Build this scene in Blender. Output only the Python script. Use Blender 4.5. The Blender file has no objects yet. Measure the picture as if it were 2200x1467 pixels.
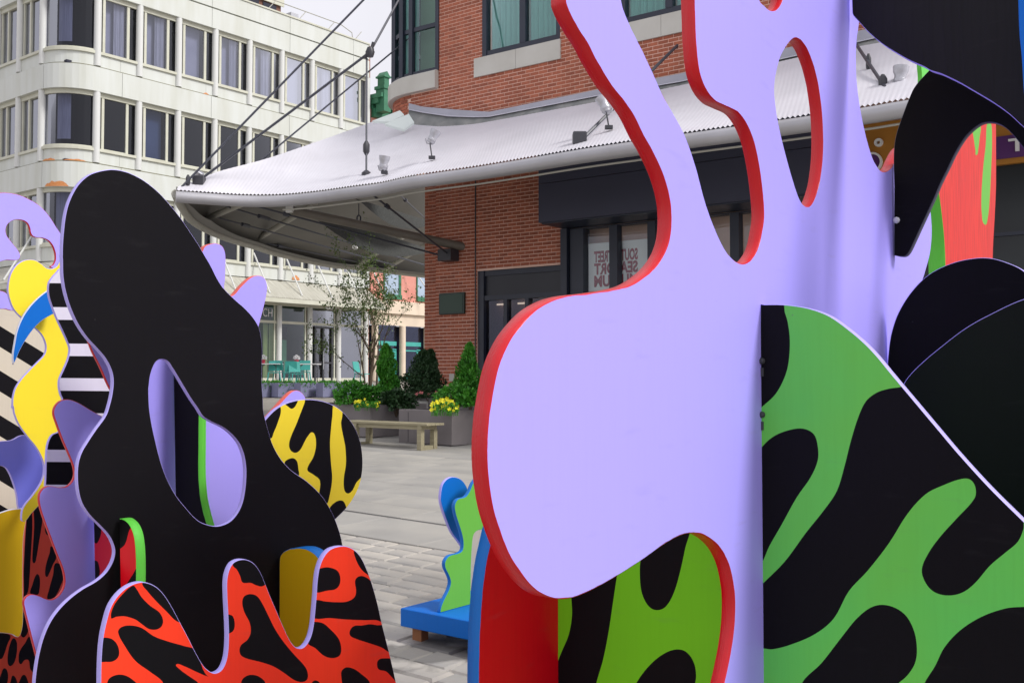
import bpy, math, random
from mathutils import Vector, Matrix, noise
from mathutils.geometry import delaunay_2d_cdt
random.seed(7)
sc = bpy.context.scene
COL = sc.collection
# ---------------------------------------------------------------- camera
FPX = 2200.0
HCAM = 1.7
PITCH = math.atan(79 / FPX)
cam_d = bpy.data.cameras.new('camera'); cam_d.sensor_width = 36.0; cam_d.lens = 36.0
cam_d.clip_end = 2000; cam_d.clip_start = 0.05
cam = bpy.data.objects.new('camera', cam_d); COL.objects.link(cam)
cam.location = (0, 0, HCAM); cam.rotation_euler = (math.pi / 2 + PITCH, 0, 0)
sc.camera = cam
# ---------------------------------------------------------------- sky and sun (overcast)
SUN_EL, SUN_AZ = 42.0, 111.0       # compass bearing of the sun, measured from +Y clockwise
w = bpy.data.worlds.new('World'); sc.world = w; w.use_nodes = True
nt = w.node_tree; nt.nodes.clear()
sky = nt.nodes.new('ShaderNodeTexSky'); sky.sky_type = 'NISHITA'; sky.sun_disc = False
sky.sun_elevation = math.radians(SUN_EL); sky.sun_rotation = math.radians(SUN_AZ)
sky.air_density = 1.0; sky.dust_density = 6.0; sky.ozone_density = 1.5
hs = nt.nodes.new('ShaderNodeHueSaturation'); hs.inputs['Saturation'].default_value = 0.18
mxs = nt.nodes.new('ShaderNodeMixRGB'); mxs.inputs[0].default_value = 0.80
mxs.inputs[2].default_value = (8.8, 8.7, 9.4, 1)      # cloud layer that covers the blue
tcs = nt.nodes.new('ShaderNodeTexCoord'); nzs = nt.nodes.new('ShaderNodeTexNoise'); nzs.inputs['Scale'].default_value = 2.2
nzs.inputs['Detail'].default_value = 5
mps = nt.nodes.new('ShaderNodeMapRange'); mps.inputs[1].default_value = .3; mps.inputs[2].default_value = .75
mps.inputs[3].default_value = .90; mps.inputs[4].default_value = 1.06
vms = nt.nodes.new('ShaderNodeVectorMath'); vms.operation = 'SCALE'
bg = nt.nodes.new('ShaderNodeBackground'); bg.inputs[1].default_value = 0.105
out = nt.nodes.new('ShaderNodeOutputWorld')
L = nt.links.new
L(sky.outputs[0], hs.inputs['Color']); L(hs.outputs[0], mxs.inputs[1])
L(tcs.outputs['Generated'], nzs.inputs['Vector']); L(nzs.outputs['Fac'], mps.inputs[0])
L(mxs.outputs[0], vms.inputs[0]); L(mps.outputs[0], vms.inputs['Scale'])
L(vms.outputs[0], bg.inputs[0]); L(bg.outputs[0], out.inputs[0])
sd = bpy.data.lights.new('sun', 'SUN'); sd.energy = 2.3; sd.angle = math.radians(13); sd.color = (1, .975, .94)
sun = bpy.data.objects.new('sun', sd); COL.objects.link(sun); sun.location = (0, 0, 40)
az = math.radians(SUN_AZ); el = math.radians(SUN_EL)
sdir = Vector((math.sin(az) * math.cos(el), math.cos(az) * math.cos(el), math.sin(el)))
sun.rotation_euler = sdir.to_track_quat('Z', 'Y').to_euler()
vs = sc.view_settings; vs.view_transform = 'Standard'; vs.look = 'None'; vs.gamma = 1; vs.exposure = 0.18
vs.use_curve_mapping = False
sc.render.engine = 'CYCLES'
sc.cycles.max_bounces = 8; sc.cycles.transparent_max_bounces = 12

# ---------------------------------------------------------------- helpers
SL = 0.033                                   # the square rises gently away from the camera
def G(y): return SL * y
def ray(px, py):
    a = (px - 1100) / FPX; b = (733 - py) / FPX
    return Vector((a, math.cos(PITCH) - b * math.sin(PITCH), math.sin(PITCH) + b * math.cos(PITCH)))
def P(px, py, Y):
    d = ray(px, py); t = Y / d.y
    return Vector((d.x * t, Y, HCAM + d.z * t))
def PZ(px, py, z):
    d = ray(px, py); t = (z - HCAM) / d.z
    return Vector((d.x * t, d.y * t, z))
def PG(px, py):
    d = ray(px, py); t = HCAM / (SL * d.y - d.z)
    return Vector((d.x * t, d.y * t, HCAM + d.z * t))
V = Vector((.616, .788)); U = Vector((-.788, .616)); CD = Vector((.788, -.616))
def col(r, g, b): return (r, g, b, 1)
def srgb(r, g, b):
    f = lambda c: (c / 255 / 12.92) if c / 255 <= .04045 else ((c / 255 + .055) / 1.055) ** 2.4
    return (f(r), f(g), f(b), 1)

MATS = {}
def mat(name, base, rough=.6, var=.0, scale=6., bump=0., bscale=60., stretch=(1, 1, 1), metal=0., spec=.5, base2=None, coord='Object', isl=0., detail=4., coat=0.):
    if name in MATS: return MATS[name]
    m = bpy.data.materials.new(name); m.use_nodes = True; n = m.node_tree.nodes; l = m.node_tree.links.new
    p = n['Principled BSDF']
    p.inputs['Roughness'].default_value = rough; p.inputs['Metallic'].default_value = metal
    p.inputs['Specular IOR Level'].default_value = spec
    if coat: p.inputs['Coat Weight'].default_value = coat
    p.inputs['Base Color'].default_value = base
    tc = n.new('ShaderNodeTexCoord'); mp = n.new('ShaderNodeMapping'); mp.inputs['Scale'].default_value = stretch
    l(tc.outputs[coord], mp.inputs[0])
    if var or isl:
        nz = n.new('ShaderNodeTexNoise'); nz.inputs['Scale'].default_value = scale; nz.inputs['Detail'].default_value = detail
        l(mp.outputs[0], nz.inputs['Vector'])
        b2 = base2 if base2 else tuple(min(1, c * .6) for c in base[:3]) + (1,)
        mx = n.new('ShaderNodeMixRGB'); mx.inputs[1].default_value = base; mx.inputs[2].default_value = b2
        rg = n.new('ShaderNodeMapRange'); rg.inputs[1].default_value = .35; rg.inputs[2].default_value = .7
        rg.inputs[4].default_value = var
        l(nz.outputs['Fac'], rg.inputs[0]); 
        src = rg.outputs[0]
        if isl:
            ge = n.new('ShaderNodeNewGeometry'); oi = n.new('ShaderNodeObjectInfo')
            ad = n.new('ShaderNodeMath'); ad.operation = 'ADD'; fr = n.new('ShaderNodeMath'); fr.operation = 'FRACT'
            l(ge.outputs['Random Per Island'], ad.inputs[0]); l(oi.outputs['Random'], ad.inputs[1]); l(ad.outputs[0], fr.inputs[0])
            ml = n.new('ShaderNodeMath'); ml.operation = 'MULTIPLY_ADD'; ml.inputs[1].default_value = isl
            l(fr.outputs[0], ml.inputs[0]); l(src, ml.inputs[2]); ml.use_clamp = True; src = ml.outputs[0]
        l(src, mx.inputs[0]); l(mx.outputs[0], p.inputs['Base Color'])
        rr = n.new('ShaderNodeMapRange'); rr.inputs[3].default_value = max(0, rough - .08); rr.inputs[4].default_value = min(1, rough + .1)
        l(nz.outputs['Fac'], rr.inputs[0]); l(rr.outputs[0], p.inputs['Roughness'])
    if bump:
        nb = n.new('ShaderNodeTexNoise'); nb.inputs['Scale'].default_value = bscale; nb.inputs['Detail'].default_value = 6
        l(mp.outputs[0], nb.inputs['Vector']); bp = n.new('ShaderNodeBump'); bp.inputs['Strength'].default_value = bump
        bp.inputs['Distance'].default_value = .01
        l(nb.outputs['Fac'], bp.inputs['Height']); l(bp.outputs[0], p.inputs['Normal'])
    MATS[name] = m
    return m
def glass_mat(name, tint, refl=.18, fk=.6, rough=.02):
    if name in MATS: return MATS[name]
    m = bpy.data.materials.new(name); m.use_nodes = True; n = m.node_tree.nodes; l = m.node_tree.links.new
    n.clear(); o = n.new('ShaderNodeOutputMaterial')
    t = n.new('ShaderNodeBsdfTransparent'); t.inputs[0].default_value = tint
    g = n.new('ShaderNodeBsdfGlossy'); g.inputs[0].default_value = (.85, .87, .95, 1); g.inputs['Roughness'].default_value = rough
    fr = n.new('ShaderNodeFresnel'); fr.inputs[0].default_value = 1.5
    ad = n.new('ShaderNodeMath'); ad.operation = 'MULTIPLY_ADD'; ad.inputs[1].default_value = fk; ad.inputs[2].default_value = refl; ad.use_clamp = True
    mx = n.new('ShaderNodeMixShader'); nb = n.new('ShaderNodeTexNoise'); nb.inputs['Scale'].default_value = .6
    bp = n.new('ShaderNodeBump'); bp.inputs['Strength'].default_value = .06; bp.inputs['Distance'].default_value = .2
    tc = n.new('ShaderNodeTexCoord'); l(tc.outputs['Object'], nb.inputs[0]); l(nb.outputs[0], bp.inputs['Height']); l(bp.outputs[0], g.inputs['Normal'])
    l(fr.outputs[0], ad.inputs[0]); l(ad.outputs[0], mx.inputs[0]); l(t.outputs[0], mx.inputs[1]); l(g.outputs[0], mx.inputs[2]); l(mx.outputs[0], o.inputs[0])
    MATS[name] = m
    return m

def tag(o, label=None, cat=None, group=None, kind=None):
    if label: o['label'] = label
    if cat: o['category'] = cat
    if group: o['group'] = group
    if kind: o['kind'] = kind
    return o
def empty(name, loc, d=(1, 0), label=None, cat=None, group=None):
    o = bpy.data.objects.new(name, None); COL.objects.link(o); o.empty_display_size = .2
    o.location = loc; o.rotation_euler = (0, 0, math.atan2(d[1], d[0]))
    return tag(o, label, cat, group)

class MB:
    """collects shapes into one mesh"""
    def __init__(s): s.v = []; s.f = []; s.sm = []; s.mi = []; s.cur = 0
    def add(s, vs, fs, smooth=False):
        b = len(s.v); s.v += [tuple(x) for x in vs]
        for f in fs: s.f.append([b + i for i in f]); s.sm.append(smooth); s.mi.append(s.cur)
        return s
    def box(s, x0, x1, y0, y1, z0, z1, ch=0.):
        if x0 > x1: x0, x1 = x1, x0
        if y0 > y1: y0, y1 = y1, y0
        if z0 > z1: z0, z1 = z1, z0
        if not ch:
            vs = [(x, y, z) for z in (z0, z1) for y in (y0, y1) for x in (x0, x1)]
            return s.add(vs, [(0, 2, 3, 1), (4, 5, 7, 6), (0, 1, 5, 4), (1, 3, 7, 5), (3, 2, 6, 7), (2, 0, 4, 6)])
        c = ch
        vs = []
        for (zz, ins) in ((z0, c), (z0 + c, 0), (z1 - c, 0), (z1, c)):
            vs += [(x0 + ins, y0 + ins, zz), (x1 - ins, y0 + ins, zz), (x1 - ins, y1 - ins, zz), (x0 + ins, y1 - ins, zz)]
        fs = [(0, 3, 2, 1), (12, 13, 14, 15)]
        for r in range(3):
            for k in range(4):
                a = r * 4 + k; b2 = r * 4 + (k + 1) % 4
                fs.append((a, b2, b2 + 4, a + 4))
        return s.add(vs, fs)
    def slab(s, x0, x1, y0, y1, z0, z1, c=.006, tilt=(0, 0, 0, 0)):
        vs = [(x0, y0, z0), (x1, y0, z0), (x1, y1, z0), (x0, y1, z0)]
        vs += [(x0, y0, z1 - c + tilt[0]), (x1, y0, z1 - c + tilt[1]), (x1, y1, z1 - c + tilt[2]), (x0, y1, z1 - c + tilt[3])]
        vs += [(x0 + c, y0 + c, z1 + tilt[0]), (x1 - c, y0 + c, z1 + tilt[1]), (x1 - c, y1 - c, z1 + tilt[2]), (x0 + c, y1 - c, z1 + tilt[3])]
        fs = [(8, 9, 10, 11)]
        for k in range(4):
            j = (k + 1) % 4
            fs += [(k, j, j + 4, k + 4), (k + 4, j + 4, j + 8, k + 8)]
        return s.add(vs, fs)
    def tube(s, pts, r, n=8, caps=True, rr=None):
        pts = [Vector(p) for p in pts]; b = len(s.v); k = len(pts)
        up = None
        for i, p in enumerate(pts):
            t = (pts[min(i + 1, k - 1)] - pts[max(i - 1, 0)]).normalized()
            if up is None:
                up = Vector((0, 0, 1)) if abs(t.z) < .9 else Vector((1, 0, 0))
            a = t.cross(up)
            a = a.normalized(); c2 = a.cross(t).normalized(); up = c2
            R = rr[i] if rr else r
            for j in range(n):
                an = 2 * math.pi * j / n
                s.v.append(tuple(p + a * math.cos(an) * R + c2 * math.sin(an) * R))
        for i in range(k - 1):
            for j in range(n):
                s.f.append([b + i * n + j, b + i * n + (j + 1) % n, b + (i + 1) * n + (j + 1) % n, b + (i + 1) * n + j]); s.sm.append(True); s.mi.append(s.cur)
        if caps:
            s.f.append([b + j for j in range(n)][::-1]); s.sm.append(False); s.mi.append(s.cur)
            s.f.append([b + (k - 1) * n + j for j in range(n)]); s.sm.append(False); s.mi.append(s.cur)
        return s
    def lathe(s, prof, cx=0, cy=0, n=16, axis=None):
        b = len(s.v); k = len(prof)
        for (r, z) in prof:
            for j in range(n):
                an = 2 * math.pi * j / n
                s.v.append((cx + r * math.cos(an), cy + r * math.sin(an), z))
        for i in range(k - 1):
            for j in range(n):
                s.f.append([b + i * n + j, b + i * n + (j + 1) % n, b + (i + 1) * n + (j + 1) % n, b + (i + 1) * n + j]); s.sm.append(True); s.mi.append(s.cur)
        return s
    def sweep(s, path, prof, closed_prof=True):
        """path: list of functions o->(x,y); prof: list of (o,z)"""
        b = len(s.v); m = len(prof)
        for pf in path:
            for (o, z) in prof:
                x, y = pf(o); s.v.append((x, y, z))
        for i in range(len(path) - 1):
            for j in range(m if closed_prof else m - 1):
                j2 = (j + 1) % m
                s.f.append([b + i * m + j, b + i * m + j2, b + (i + 1) * m + j2, b + (i + 1) * m + j]); s.sm.append(False); s.mi.append(s.cur)
        if closed_prof:
            s.f.append([b + j for j in range(m)]); s.sm.append(False); s.mi.append(s.cur)
            s.f.append([b + (len(path) - 1) * m + j for j in range(m)][::-1]); s.sm.append(False); s.mi.append(s.cur)
        return s
    def prism(s, poly, y0, y1):
        """poly in (x,z), extruded along y"""
        n = len(poly); b = len(s.v)
        for yy in (y0, y1):
            for (x, z) in poly: s.v.append((x, yy, z))
        s.f.append([b + i for i in range(n)]); s.sm.append(False); s.mi.append(s.cur)
        s.f.append([b + n + i for i in range(n)][::-1]); s.sm.append(False); s.mi.append(s.cur)
        for i in range(n):
            j = (i + 1) % n
            s.f.append([b + j, b + i, b + n + i, b + n + j]); s.sm.append(False); s.mi.append(s.cur)
        return s
    def mesh(s, name, mats, z0=0.):
        me = bpy.data.meshes.new(name)
        vs = s.v if not z0 else [(x, y, z - z0) for x, y, z in s.v]
        me.from_pydata(vs, [], s.f); me.update()
        me.polygons.foreach_set('use_smooth', s.sm)
        if any(s.sm): me.set_sharp_from_angle(angle=math.radians(38))
        if not isinstance(mats, (list, tuple)): mats = [mats]
        for m in mats: me.materials.append(m)
        if len(mats) > 1: me.polygons.foreach_set('material_index', s.mi)
        return me
    def build(s, name, mats, parent=None, z0=0., loc=None, **kw):
        me = s.mesh(name, mats, z0)
        o = bpy.data.objects.new(name, me); COL.objects.link(o)
        if parent: o.parent = parent
        if loc: o.location = loc
        return tag(o, **kw)
def copy_tree(o, parent=None):
    c = o.copy(); COL.objects.link(c)
    if parent: c.parent = parent; c.matrix_parent_inverse = o.matrix_parent_inverse.copy()
    for ch in list(o.children): copy_tree(ch, c)
    return c

# ---- painted plywood panels -------------------------------------------------
def T(pts, ox, oy, s): return [((p[0] / s + ox, p[1] / s + oy) + tuple(p[2:])) for p in pts]
def smooth_loop(pts, sub=5):
    n = len(pts); out = []
    tg = []
    for i in range(n):
        if len(pts[i]) > 2: tg.append(None); continue
        a = Vector(pts[i - 1][:2]); c = Vector(pts[(i + 1) % n][:2]); d = c - a
        tg.append(d.normalized() if d.length > 1e-9 else Vector((0, 0)))
    for i in range(n):
        p = Vector(pts[i][:2]); q = Vector(pts[(i + 1) % n][:2]); l = (q - p).length
        if l < 1e-6: continue
        j = (i + 1) % n
        if tg[i] is None and tg[j] is None: out.append(p); continue
        m0 = tg[i] * l if tg[i] is not None else (q - p); m1 = tg[j] * l if tg[j] is not None else (q - p)
        for k in range(sub):
            t = k / sub; t2 = t * t; t3 = t2 * t
            out.append(p * (2 * t3 - 3 * t2 + 1) + m0 * (t3 - 2 * t2 + t) + q * (-2 * t3 + 3 * t2) + m1 * (t3 - t2))
    return out
def area(l): return sum(l[i - 1].x * l[i].y - l[i].x * l[i - 1].y for i in range(len(l))) / 2
def panel(name, parent, org, d, outline, holes, patterns, t, fmat, emat, label=None, sub=5, zmin=.0):
    """a plywood sheet of thickness t standing in the vertical plane through org along d;
       contours are traced pixels thrown on that plane"""
    d = Vector(d).normalized(); n2 = Vector((-d.y, d.x)); o2 = Vector(org)
    zg = G(o2.y)
    def proj(p, clampz=True):
        r = ray(p.x, p.y); k = (o2.dot(n2)) / (r.x * n2.x + r.y * n2.y)
        w3 = Vector((r.x * k, r.y * k)); a = (w3 - o2).dot(d); z = HCAM + r.z * k
        g = G(w3.y) + zmin
        return Vector((a, max(z, g) - zg))
    def loop(pts, ccw=True, smooth=True):
        l = [proj(p) for p in (smooth_loop(pts, sub) if smooth else [Vector(q[:2]) for q in pts])]
        o = []
        for q in l:
            if not o or (q - o[-1]).length > 1e-4: o.append(q)
        if (o[0] - o[-1]).length < 1e-4: o.pop()
        if (area(o) > 0) != ccw: o.reverse()
        return o
    def inset(l, b):
        n = len(l); r = []; b0 = b
        for i in range(n):
            if t > .03: b = b0 + .0022 * max(0, noise.noise(Vector((l[i].x * 22, l[i].y * 22, 1.7)))) + .0012 * max(0, noise.noise(Vector((l[i].x * 70, l[i].y * 70, 4.7))))
            e = (l[(i + 1) % n] - l[i - 1])
            e = e.normalized() if e.length > 1e-9 else Vector((1, 0))
            r.append(l[i] + Vector((-e.y, e.x)) * b)
        return r
    ch = min(.0018, t * .1)
    loops = [loop(outline)] + [loop(h, ccw=False) for h in holes]
    ins = [inset(l, ch) for l in loops]
    pats = [(loop(pp[0]), pp[1]) for pp in patterns]
    vs = []; faces = []
    for l in ins:
        b = len(vs); vs += l; f = list(range(b, b + len(l))); faces.append(f if area(l) > 0 else f[::-1])
    nl = len(loops)
    for l, _ in pats:
        b = len(vs); vs += l; faces.append(list(range(b, b + len(l))))
    ov, oe, of, _, _, orf = delaunay_2d_cdt(vs, [], faces, 0, 1e-6)
    mats = [fmat, emat]; pm = []
    for _, m in pats:
        if m not in mats: mats.append(m)
        pm.append(mats.index(m))
    V3 = []; F3 = []; MI = []; SM = []; 
    tri = []
    for f, og in zip(of, orf):
        og = set(og)
        if 0 not in og or any(k in og for k in range(1, nl)): continue
        k = [i for i in og if i >= nl]
        tri.append((f, pm[max(k) - nl] if k else 0))
    for yy, rev in ((0, False), (t, True)):
        b = len(V3); V3 += [(p.x, yy, p.y) for p in ov]
        for f, mi in tri:
            F3.append([b + i for i in (f[::-1] if rev else f)]); MI.append(mi); SM.append(False)
    uv = {}
    for l, li in zip(loops, ins):
        n = len(l); b = len(V3)
        rows = [(li, 0), (l, ch), (l, t - ch), (li, t)]
        for r, yy in rows: V3 += [(p.x, yy, p.y) for p in r]
        al = [0]
        for i in range(n): al.append(al[-1] + (l[(i + 1) % n] - l[i]).length)
        for r in range(3):
            for i in range(n):
                j = (i + 1) % n
                fi = [b + r * n + i, b + r * n + n + i, b + r * n + n + j, b + r * n + j]
                uv[len(F3)] = [(al[i], rows[r][1]), (al[i], rows[r + 1][1]), (al[i + 1], rows[r + 1][1]), (al[i + 1], rows[r][1])]
                F3.append(fi); MI.append(1); SM.append(True)
    me = bpy.data.meshes.new(name); me.from_pydata(V3, [], F3)
    me.polygons.foreach_set('use_smooth', SM); 
    for m in mats: me.materials.append(m)
    me.polygons.foreach_set('material_index', MI)
    ul = me.uv_layers.new(name='UV'); ud = ul.data
    for p in me.polygons:
        if p.index in uv:
            for li2, c in zip(p.loop_indices, uv[p.index]): ud[li2].uv = c
        else:
            for li2 in p.loop_indices:
                c = V3[me.loops[li2].vertex_index]; ud[li2].uv = (c[0] * 1.0, c[2])
    me.update()
    o = bpy.data.objects.new(name, me); COL.objects.link(o)
    R = Matrix(((d.x, n2.x, 0, o2.x), (d.y, n2.y, 0, o2.y), (0, 0, 1, zg), (0, 0, 0, 1)))
    if parent:
        o.parent = parent; o.matrix_basis = parent_mat[parent.name].inverted() @ R
    else: o.matrix_basis = R
    return tag(o, label)
parent_mat = {}
def root(name, loc, d, label, cat, group=None):
    o = empty(name, loc, d, label, cat, group)
    parent_mat[o.name] = Matrix.Translation(Vector(loc)) @ Matrix.Rotation(math.atan2(d[1], d[0]), 4, 'Z')
    return o
def plane_at(px, Y): return Vector(((px - 1100) / FPX * Y, Y))

def stain(m, ctr, rad):
    n = m.node_tree.nodes; l = m.node_tree.links.new; p = n['Principled BSDF']
    g = n.new('ShaderNodeNewGeometry'); nz = n.new('ShaderNodeTexNoise'); nz.inputs['Scale'].default_value = 4.5; nz.inputs['Detail'].default_value = 5
    l(g.outputs['Position'], nz.inputs['Vector'])
    sb = n.new('ShaderNodeVectorMath'); sb.operation = 'SUBTRACT'; sb.inputs[1].default_value = ctr; l(g.outputs['Position'], sb.inputs[0])
    ml = n.new('ShaderNodeVectorMath'); ml.operation = 'MULTIPLY'; ml.inputs[1].default_value = (1, 1.6, 0); l(sb.outputs[0], ml.inputs[0])
    ln = n.new('ShaderNodeVectorMath'); ln.operation = 'LENGTH'; l(ml.outputs[0], ln.inputs[0])
    ad = n.new('ShaderNodeMath'); ad.operation = 'MULTIPLY_ADD'; ad.inputs[1].default_value = 1.3; l(nz.outputs['Fac'], ad.inputs[0]); l(ln.outputs['Value'], ad.inputs[2])
    mr = n.new('ShaderNodeMapRange'); mr.inputs[1].default_value = rad + .55; mr.inputs[2].default_value = rad + .72; mr.inputs[3].default_value = .75; mr.inputs[4].default_value = 0; l(ad.outputs[0], mr.inputs[0])
    src = p.inputs['Base Color'].links[0].from_socket
    mx = n.new('ShaderNodeMixRGB'); mx.inputs[2].default_value = (.09, .085, .075, 1); l(mr.outputs[0], mx.inputs[0]); l(src, mx.inputs[1]); l(mx.outputs[0], p.inputs['Base Color'])
def paint(name, base, rough=.5, grain=.15, var=.12, base2=None, spec=.22):
    """brushed exterior paint over plywood: faint vertical grain, brush streaks, small mottling"""
    if name in MATS: return MATS[name]
    m = bpy.data.materials.new(name); m.use_nodes = True; n = m.node_tree.nodes; l = m.node_tree.links.new
    p = n['Principled BSDF']; p.inputs['Specular IOR Level'].default_value = spec
    tc = n.new('ShaderNodeTexCoord')
    m1 = n.new('ShaderNodeMapping'); m1.inputs['Scale'].default_value = (40, 40, 2.2); l(tc.outputs['Object'], m1.inputs[0])
    g = n.new('ShaderNodeTexNoise'); g.inputs['Scale'].default_value = 1.6; g.inputs['Detail'].default_value = 6; g.inputs['Distortion'].default_value = .6
    l(m1.outputs[0], g.inputs['Vector'])
    b = n.new('ShaderNodeTexNoise'); b.inputs['Scale'].default_value = 1.7; b.inputs['Detail'].default_value = 5; l(tc.outputs['Object'], b.inputs['Vector'])
    f = n.new('ShaderNodeTexNoise'); f.inputs['Scale'].default_value = 220; f.inputs['Detail'].default_value = 3; l(tc.outputs['Object'], f.inputs['Vector'])
    mr = n.new('ShaderNodeMapRange'); mr.inputs[1].default_value = .3; mr.inputs[2].default_value = .75; mr.inputs[4].default_value = var; l(b.outputs['Fac'], mr.inputs[0])
    mx = n.new('ShaderNodeMixRGB'); mx.inputs[1].default_value = base; mx.inputs[2].default_value = base2 or tuple(c * .75 for c in base[:3]) + (1,)
    l(mr.outputs[0], mx.inputs[0])
    mg = n.new('ShaderNodeMapRange'); mg.inputs[1].default_value = .45; mg.inputs[2].default_value = .7; mg.inputs[4].default_value = grain * .8; l(g.outputs['Fac'], mg.inputs[0])
    mx2 = n.new('ShaderNodeMixRGB'); mx2.blend_type = 'MULTIPLY'; mx2.inputs[2].default_value = (.62, .62, .62, 1)
    l(mg.outputs[0], mx2.inputs[0]); l(mx.outputs[0], mx2.inputs[1])
    sp = n.new('ShaderNodeTexVoronoi'); sp.inputs['Scale'].default_value = 9; l(tc.outputs['Object'], sp.inputs['Vector'])
    ms = n.new('ShaderNodeMapRange'); ms.inputs[1].default_value = .012; ms.inputs[2].default_value = .03; ms.inputs[3].default_value = .55; ms.inputs[4].default_value = 0; l(sp.outputs['Distance'], ms.inputs[0])
    cs_ = n.new('ShaderNodeSeparateColor'); l(sp.outputs['Color'], cs_.inputs[0]); gt = n.new('ShaderNodeMath'); gt.operation = 'GREATER_THAN'; gt.inputs[1].default_value = .72; l(cs_.outputs[0], gt.inputs[0])
    mm = n.new('ShaderNodeMath'); mm.operation = 'MULTIPLY'; l(ms.outputs[0], mm.inputs[0]); l(gt.outputs[0], mm.inputs[1])
    m3 = n.new('ShaderNodeMapping'); m3.inputs['Scale'].default_value = (3, 3, 14); m3.inputs['Rotation'].default_value = (.3, .5, .2); l(tc.outputs['Object'], m3.inputs[0])
    sc_ = n.new('ShaderNodeTexNoise'); sc_.inputs['Scale'].default_value = 2.2; sc_.inputs['Detail'].default_value = 8; l(m3.outputs[0], sc_.inputs['Vector'])
    mc = n.new('ShaderNodeMapRange'); mc.inputs[1].default_value = .62; mc.inputs[2].default_value = .74; mc.inputs[4].default_value = .08; l(sc_.outputs['Fac'], mc.inputs[0])
    mx3 = n.new('ShaderNodeMixRGB'); mx3.inputs[2].default_value = (.16, .15, .15, 1) if sum(base[:3]) > .1 else (.05, .05, .05, 1); am = n.new('ShaderNodeMath'); am.operation = 'ADD'; am.use_clamp = True
    l(mm.outputs[0], am.inputs[0]); l(mc.outputs[0], am.inputs[1])
    l(am.outputs[0], mx3.inputs[0]); l(mx2.outputs[0], mx3.inputs[1]); l(mx3.outputs[0], p.inputs['Base Color'])
    ad = n.new('ShaderNodeMath'); ad.operation = 'MULTIPLY_ADD'; ad.inputs[1].default_value = .25; l(f.outputs['Fac'], ad.inputs[0]); l(g.outputs['Fac'], ad.inputs[2])
    bp = n.new('ShaderNodeBump'); bp.inputs['Strength'].default_value = .12 + grain * .8; bp.inputs['Distance'].default_value = .0012
    l(ad.outputs[0], bp.inputs['Height']); l(bp.outputs[0], p.inputs['Normal'])
    rr = n.new('ShaderNodeMapRange'); rr.inputs[3].default_value = rough - .1; rr.inputs[4].default_value = rough + .12; l(b.outputs['Fac'], rr.inputs[0]); l(rr.outputs[0], p.inputs['Roughness'])
    MATS[name] = m
    return m
def ply_edge(name, base, worn=(.62, .3, .25, 1), rough=.35, amt=.5):
    """painted sawn edge: layered streaks running along the edge, rough glossy paint with worn flecks"""
    if name in MATS: return MATS[name]
    m = bpy.data.materials.new(name); m.use_nodes = True; n = m.node_tree.nodes; l = m.node_tree.links.new
    p = n['Principled BSDF']; p.inputs['Roughness'].default_value = rough; p.inputs['Specular IOR Level'].default_value = .35
    tc = n.new('ShaderNodeTexCoord'); m1 = n.new('ShaderNodeMapping'); m1.inputs['Scale'].default_value = (9, 260, 1); l(tc.outputs['UV'], m1.inputs[0])
    g = n.new('ShaderNodeTexNoise'); g.inputs['Scale'].default_value = 1; g.inputs['Detail'].default_value = 5; l(m1.outputs[0], g.inputs['Vector'])
    m2 = n.new('ShaderNodeMapping'); m2.inputs['Scale'].default_value = (120, 220, 1); l(tc.outputs['UV'], m2.inputs[0])
    f = n.new('ShaderNodeTexNoise'); f.inputs['Scale'].default_value = 1; f.inputs['Detail'].default_value = 4; l(m2.outputs[0], f.inputs['Vector'])
    mr = n.new('ShaderNodeMapRange'); mr.inputs[1].default_value = .62; mr.inputs[2].default_value = .72; mr.inputs[4].default_value = amt; l(g.outputs['Fac'], mr.inputs[0])
    mx = n.new('ShaderNodeMixRGB'); mx.inputs[1].default_value = base; mx.inputs[2].default_value = worn; l(mr.outputs[0], mx.inputs[0]); l(mx.outputs[0], p.inputs['Base Color'])
    ad = n.new('ShaderNodeMath'); ad.operation = 'MULTIPLY_ADD'; ad.inputs[1].default_value = .6; l(f.outputs['Fac'], ad.inputs[0]); l(g.outputs['Fac'], ad.inputs[2])
    bp = n.new('ShaderNodeBump'); bp.inputs['Strength'].default_value = .55; bp.inputs['Distance'].default_value = .003
    l(ad.outputs[0], bp.inputs['Height']); l(bp.outputs[0], p.inputs['Normal'])
    MATS[name] = m
    return m
# ================================================================ materials
STONE = mat('granite_paving', srgb(172, 168, 159), .75, .5, 1.3, .25, 90, base2=srgb(138, 137, 135), isl=.35)
COBB = mat('old_cobble', srgb(194, 187, 174), .6, .9, 1.6, .8, 14, base2=srgb(158, 155, 150), isl=.4)
stain(COBB, tuple(PG(945, 1400)), .38)
JOINT = mat('joint_sand', srgb(160, 154, 144), .9, .5, 8, .4, 60, base2=srgb(105, 102, 96))
WCONC = mat('cream_panel', srgb(208, 211, 206), .55, .5, 1.2, .05, 30, (2.2, 2.2, .3), base2=srgb(186, 187, 172))
WCOL = mat('cream_column', srgb(212, 213, 210), .45, .15, 1, .0, base2=srgb(200, 200, 192))
WTRIM = mat('cream_trim', srgb(202, 202, 186), .5, .3, 2, base2=srgb(170, 166, 142))
GROOVE = mat('dirty_reveal', srgb(120, 118, 96), .8, .4, 3)
RUST = mat('exposed_rust', srgb(204, 128, 72), .9, .6, 20, .6, 40, base2=srgb(226, 170, 120))
DARKROOM = mat('dark_interior', srgb(46, 47, 62), .8, .4, .5, base2=srgb(26, 27, 38))
PALEROOM = mat('pale_interior', srgb(120, 145, 128), .8, .3, .8, base2=srgb(90, 112, 98))
CURT = mat('net_curtain', srgb(196, 196, 200), .8, .5, 5, .5, 8, (6, 6, .3), base2=srgb(146, 148, 154))
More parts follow.
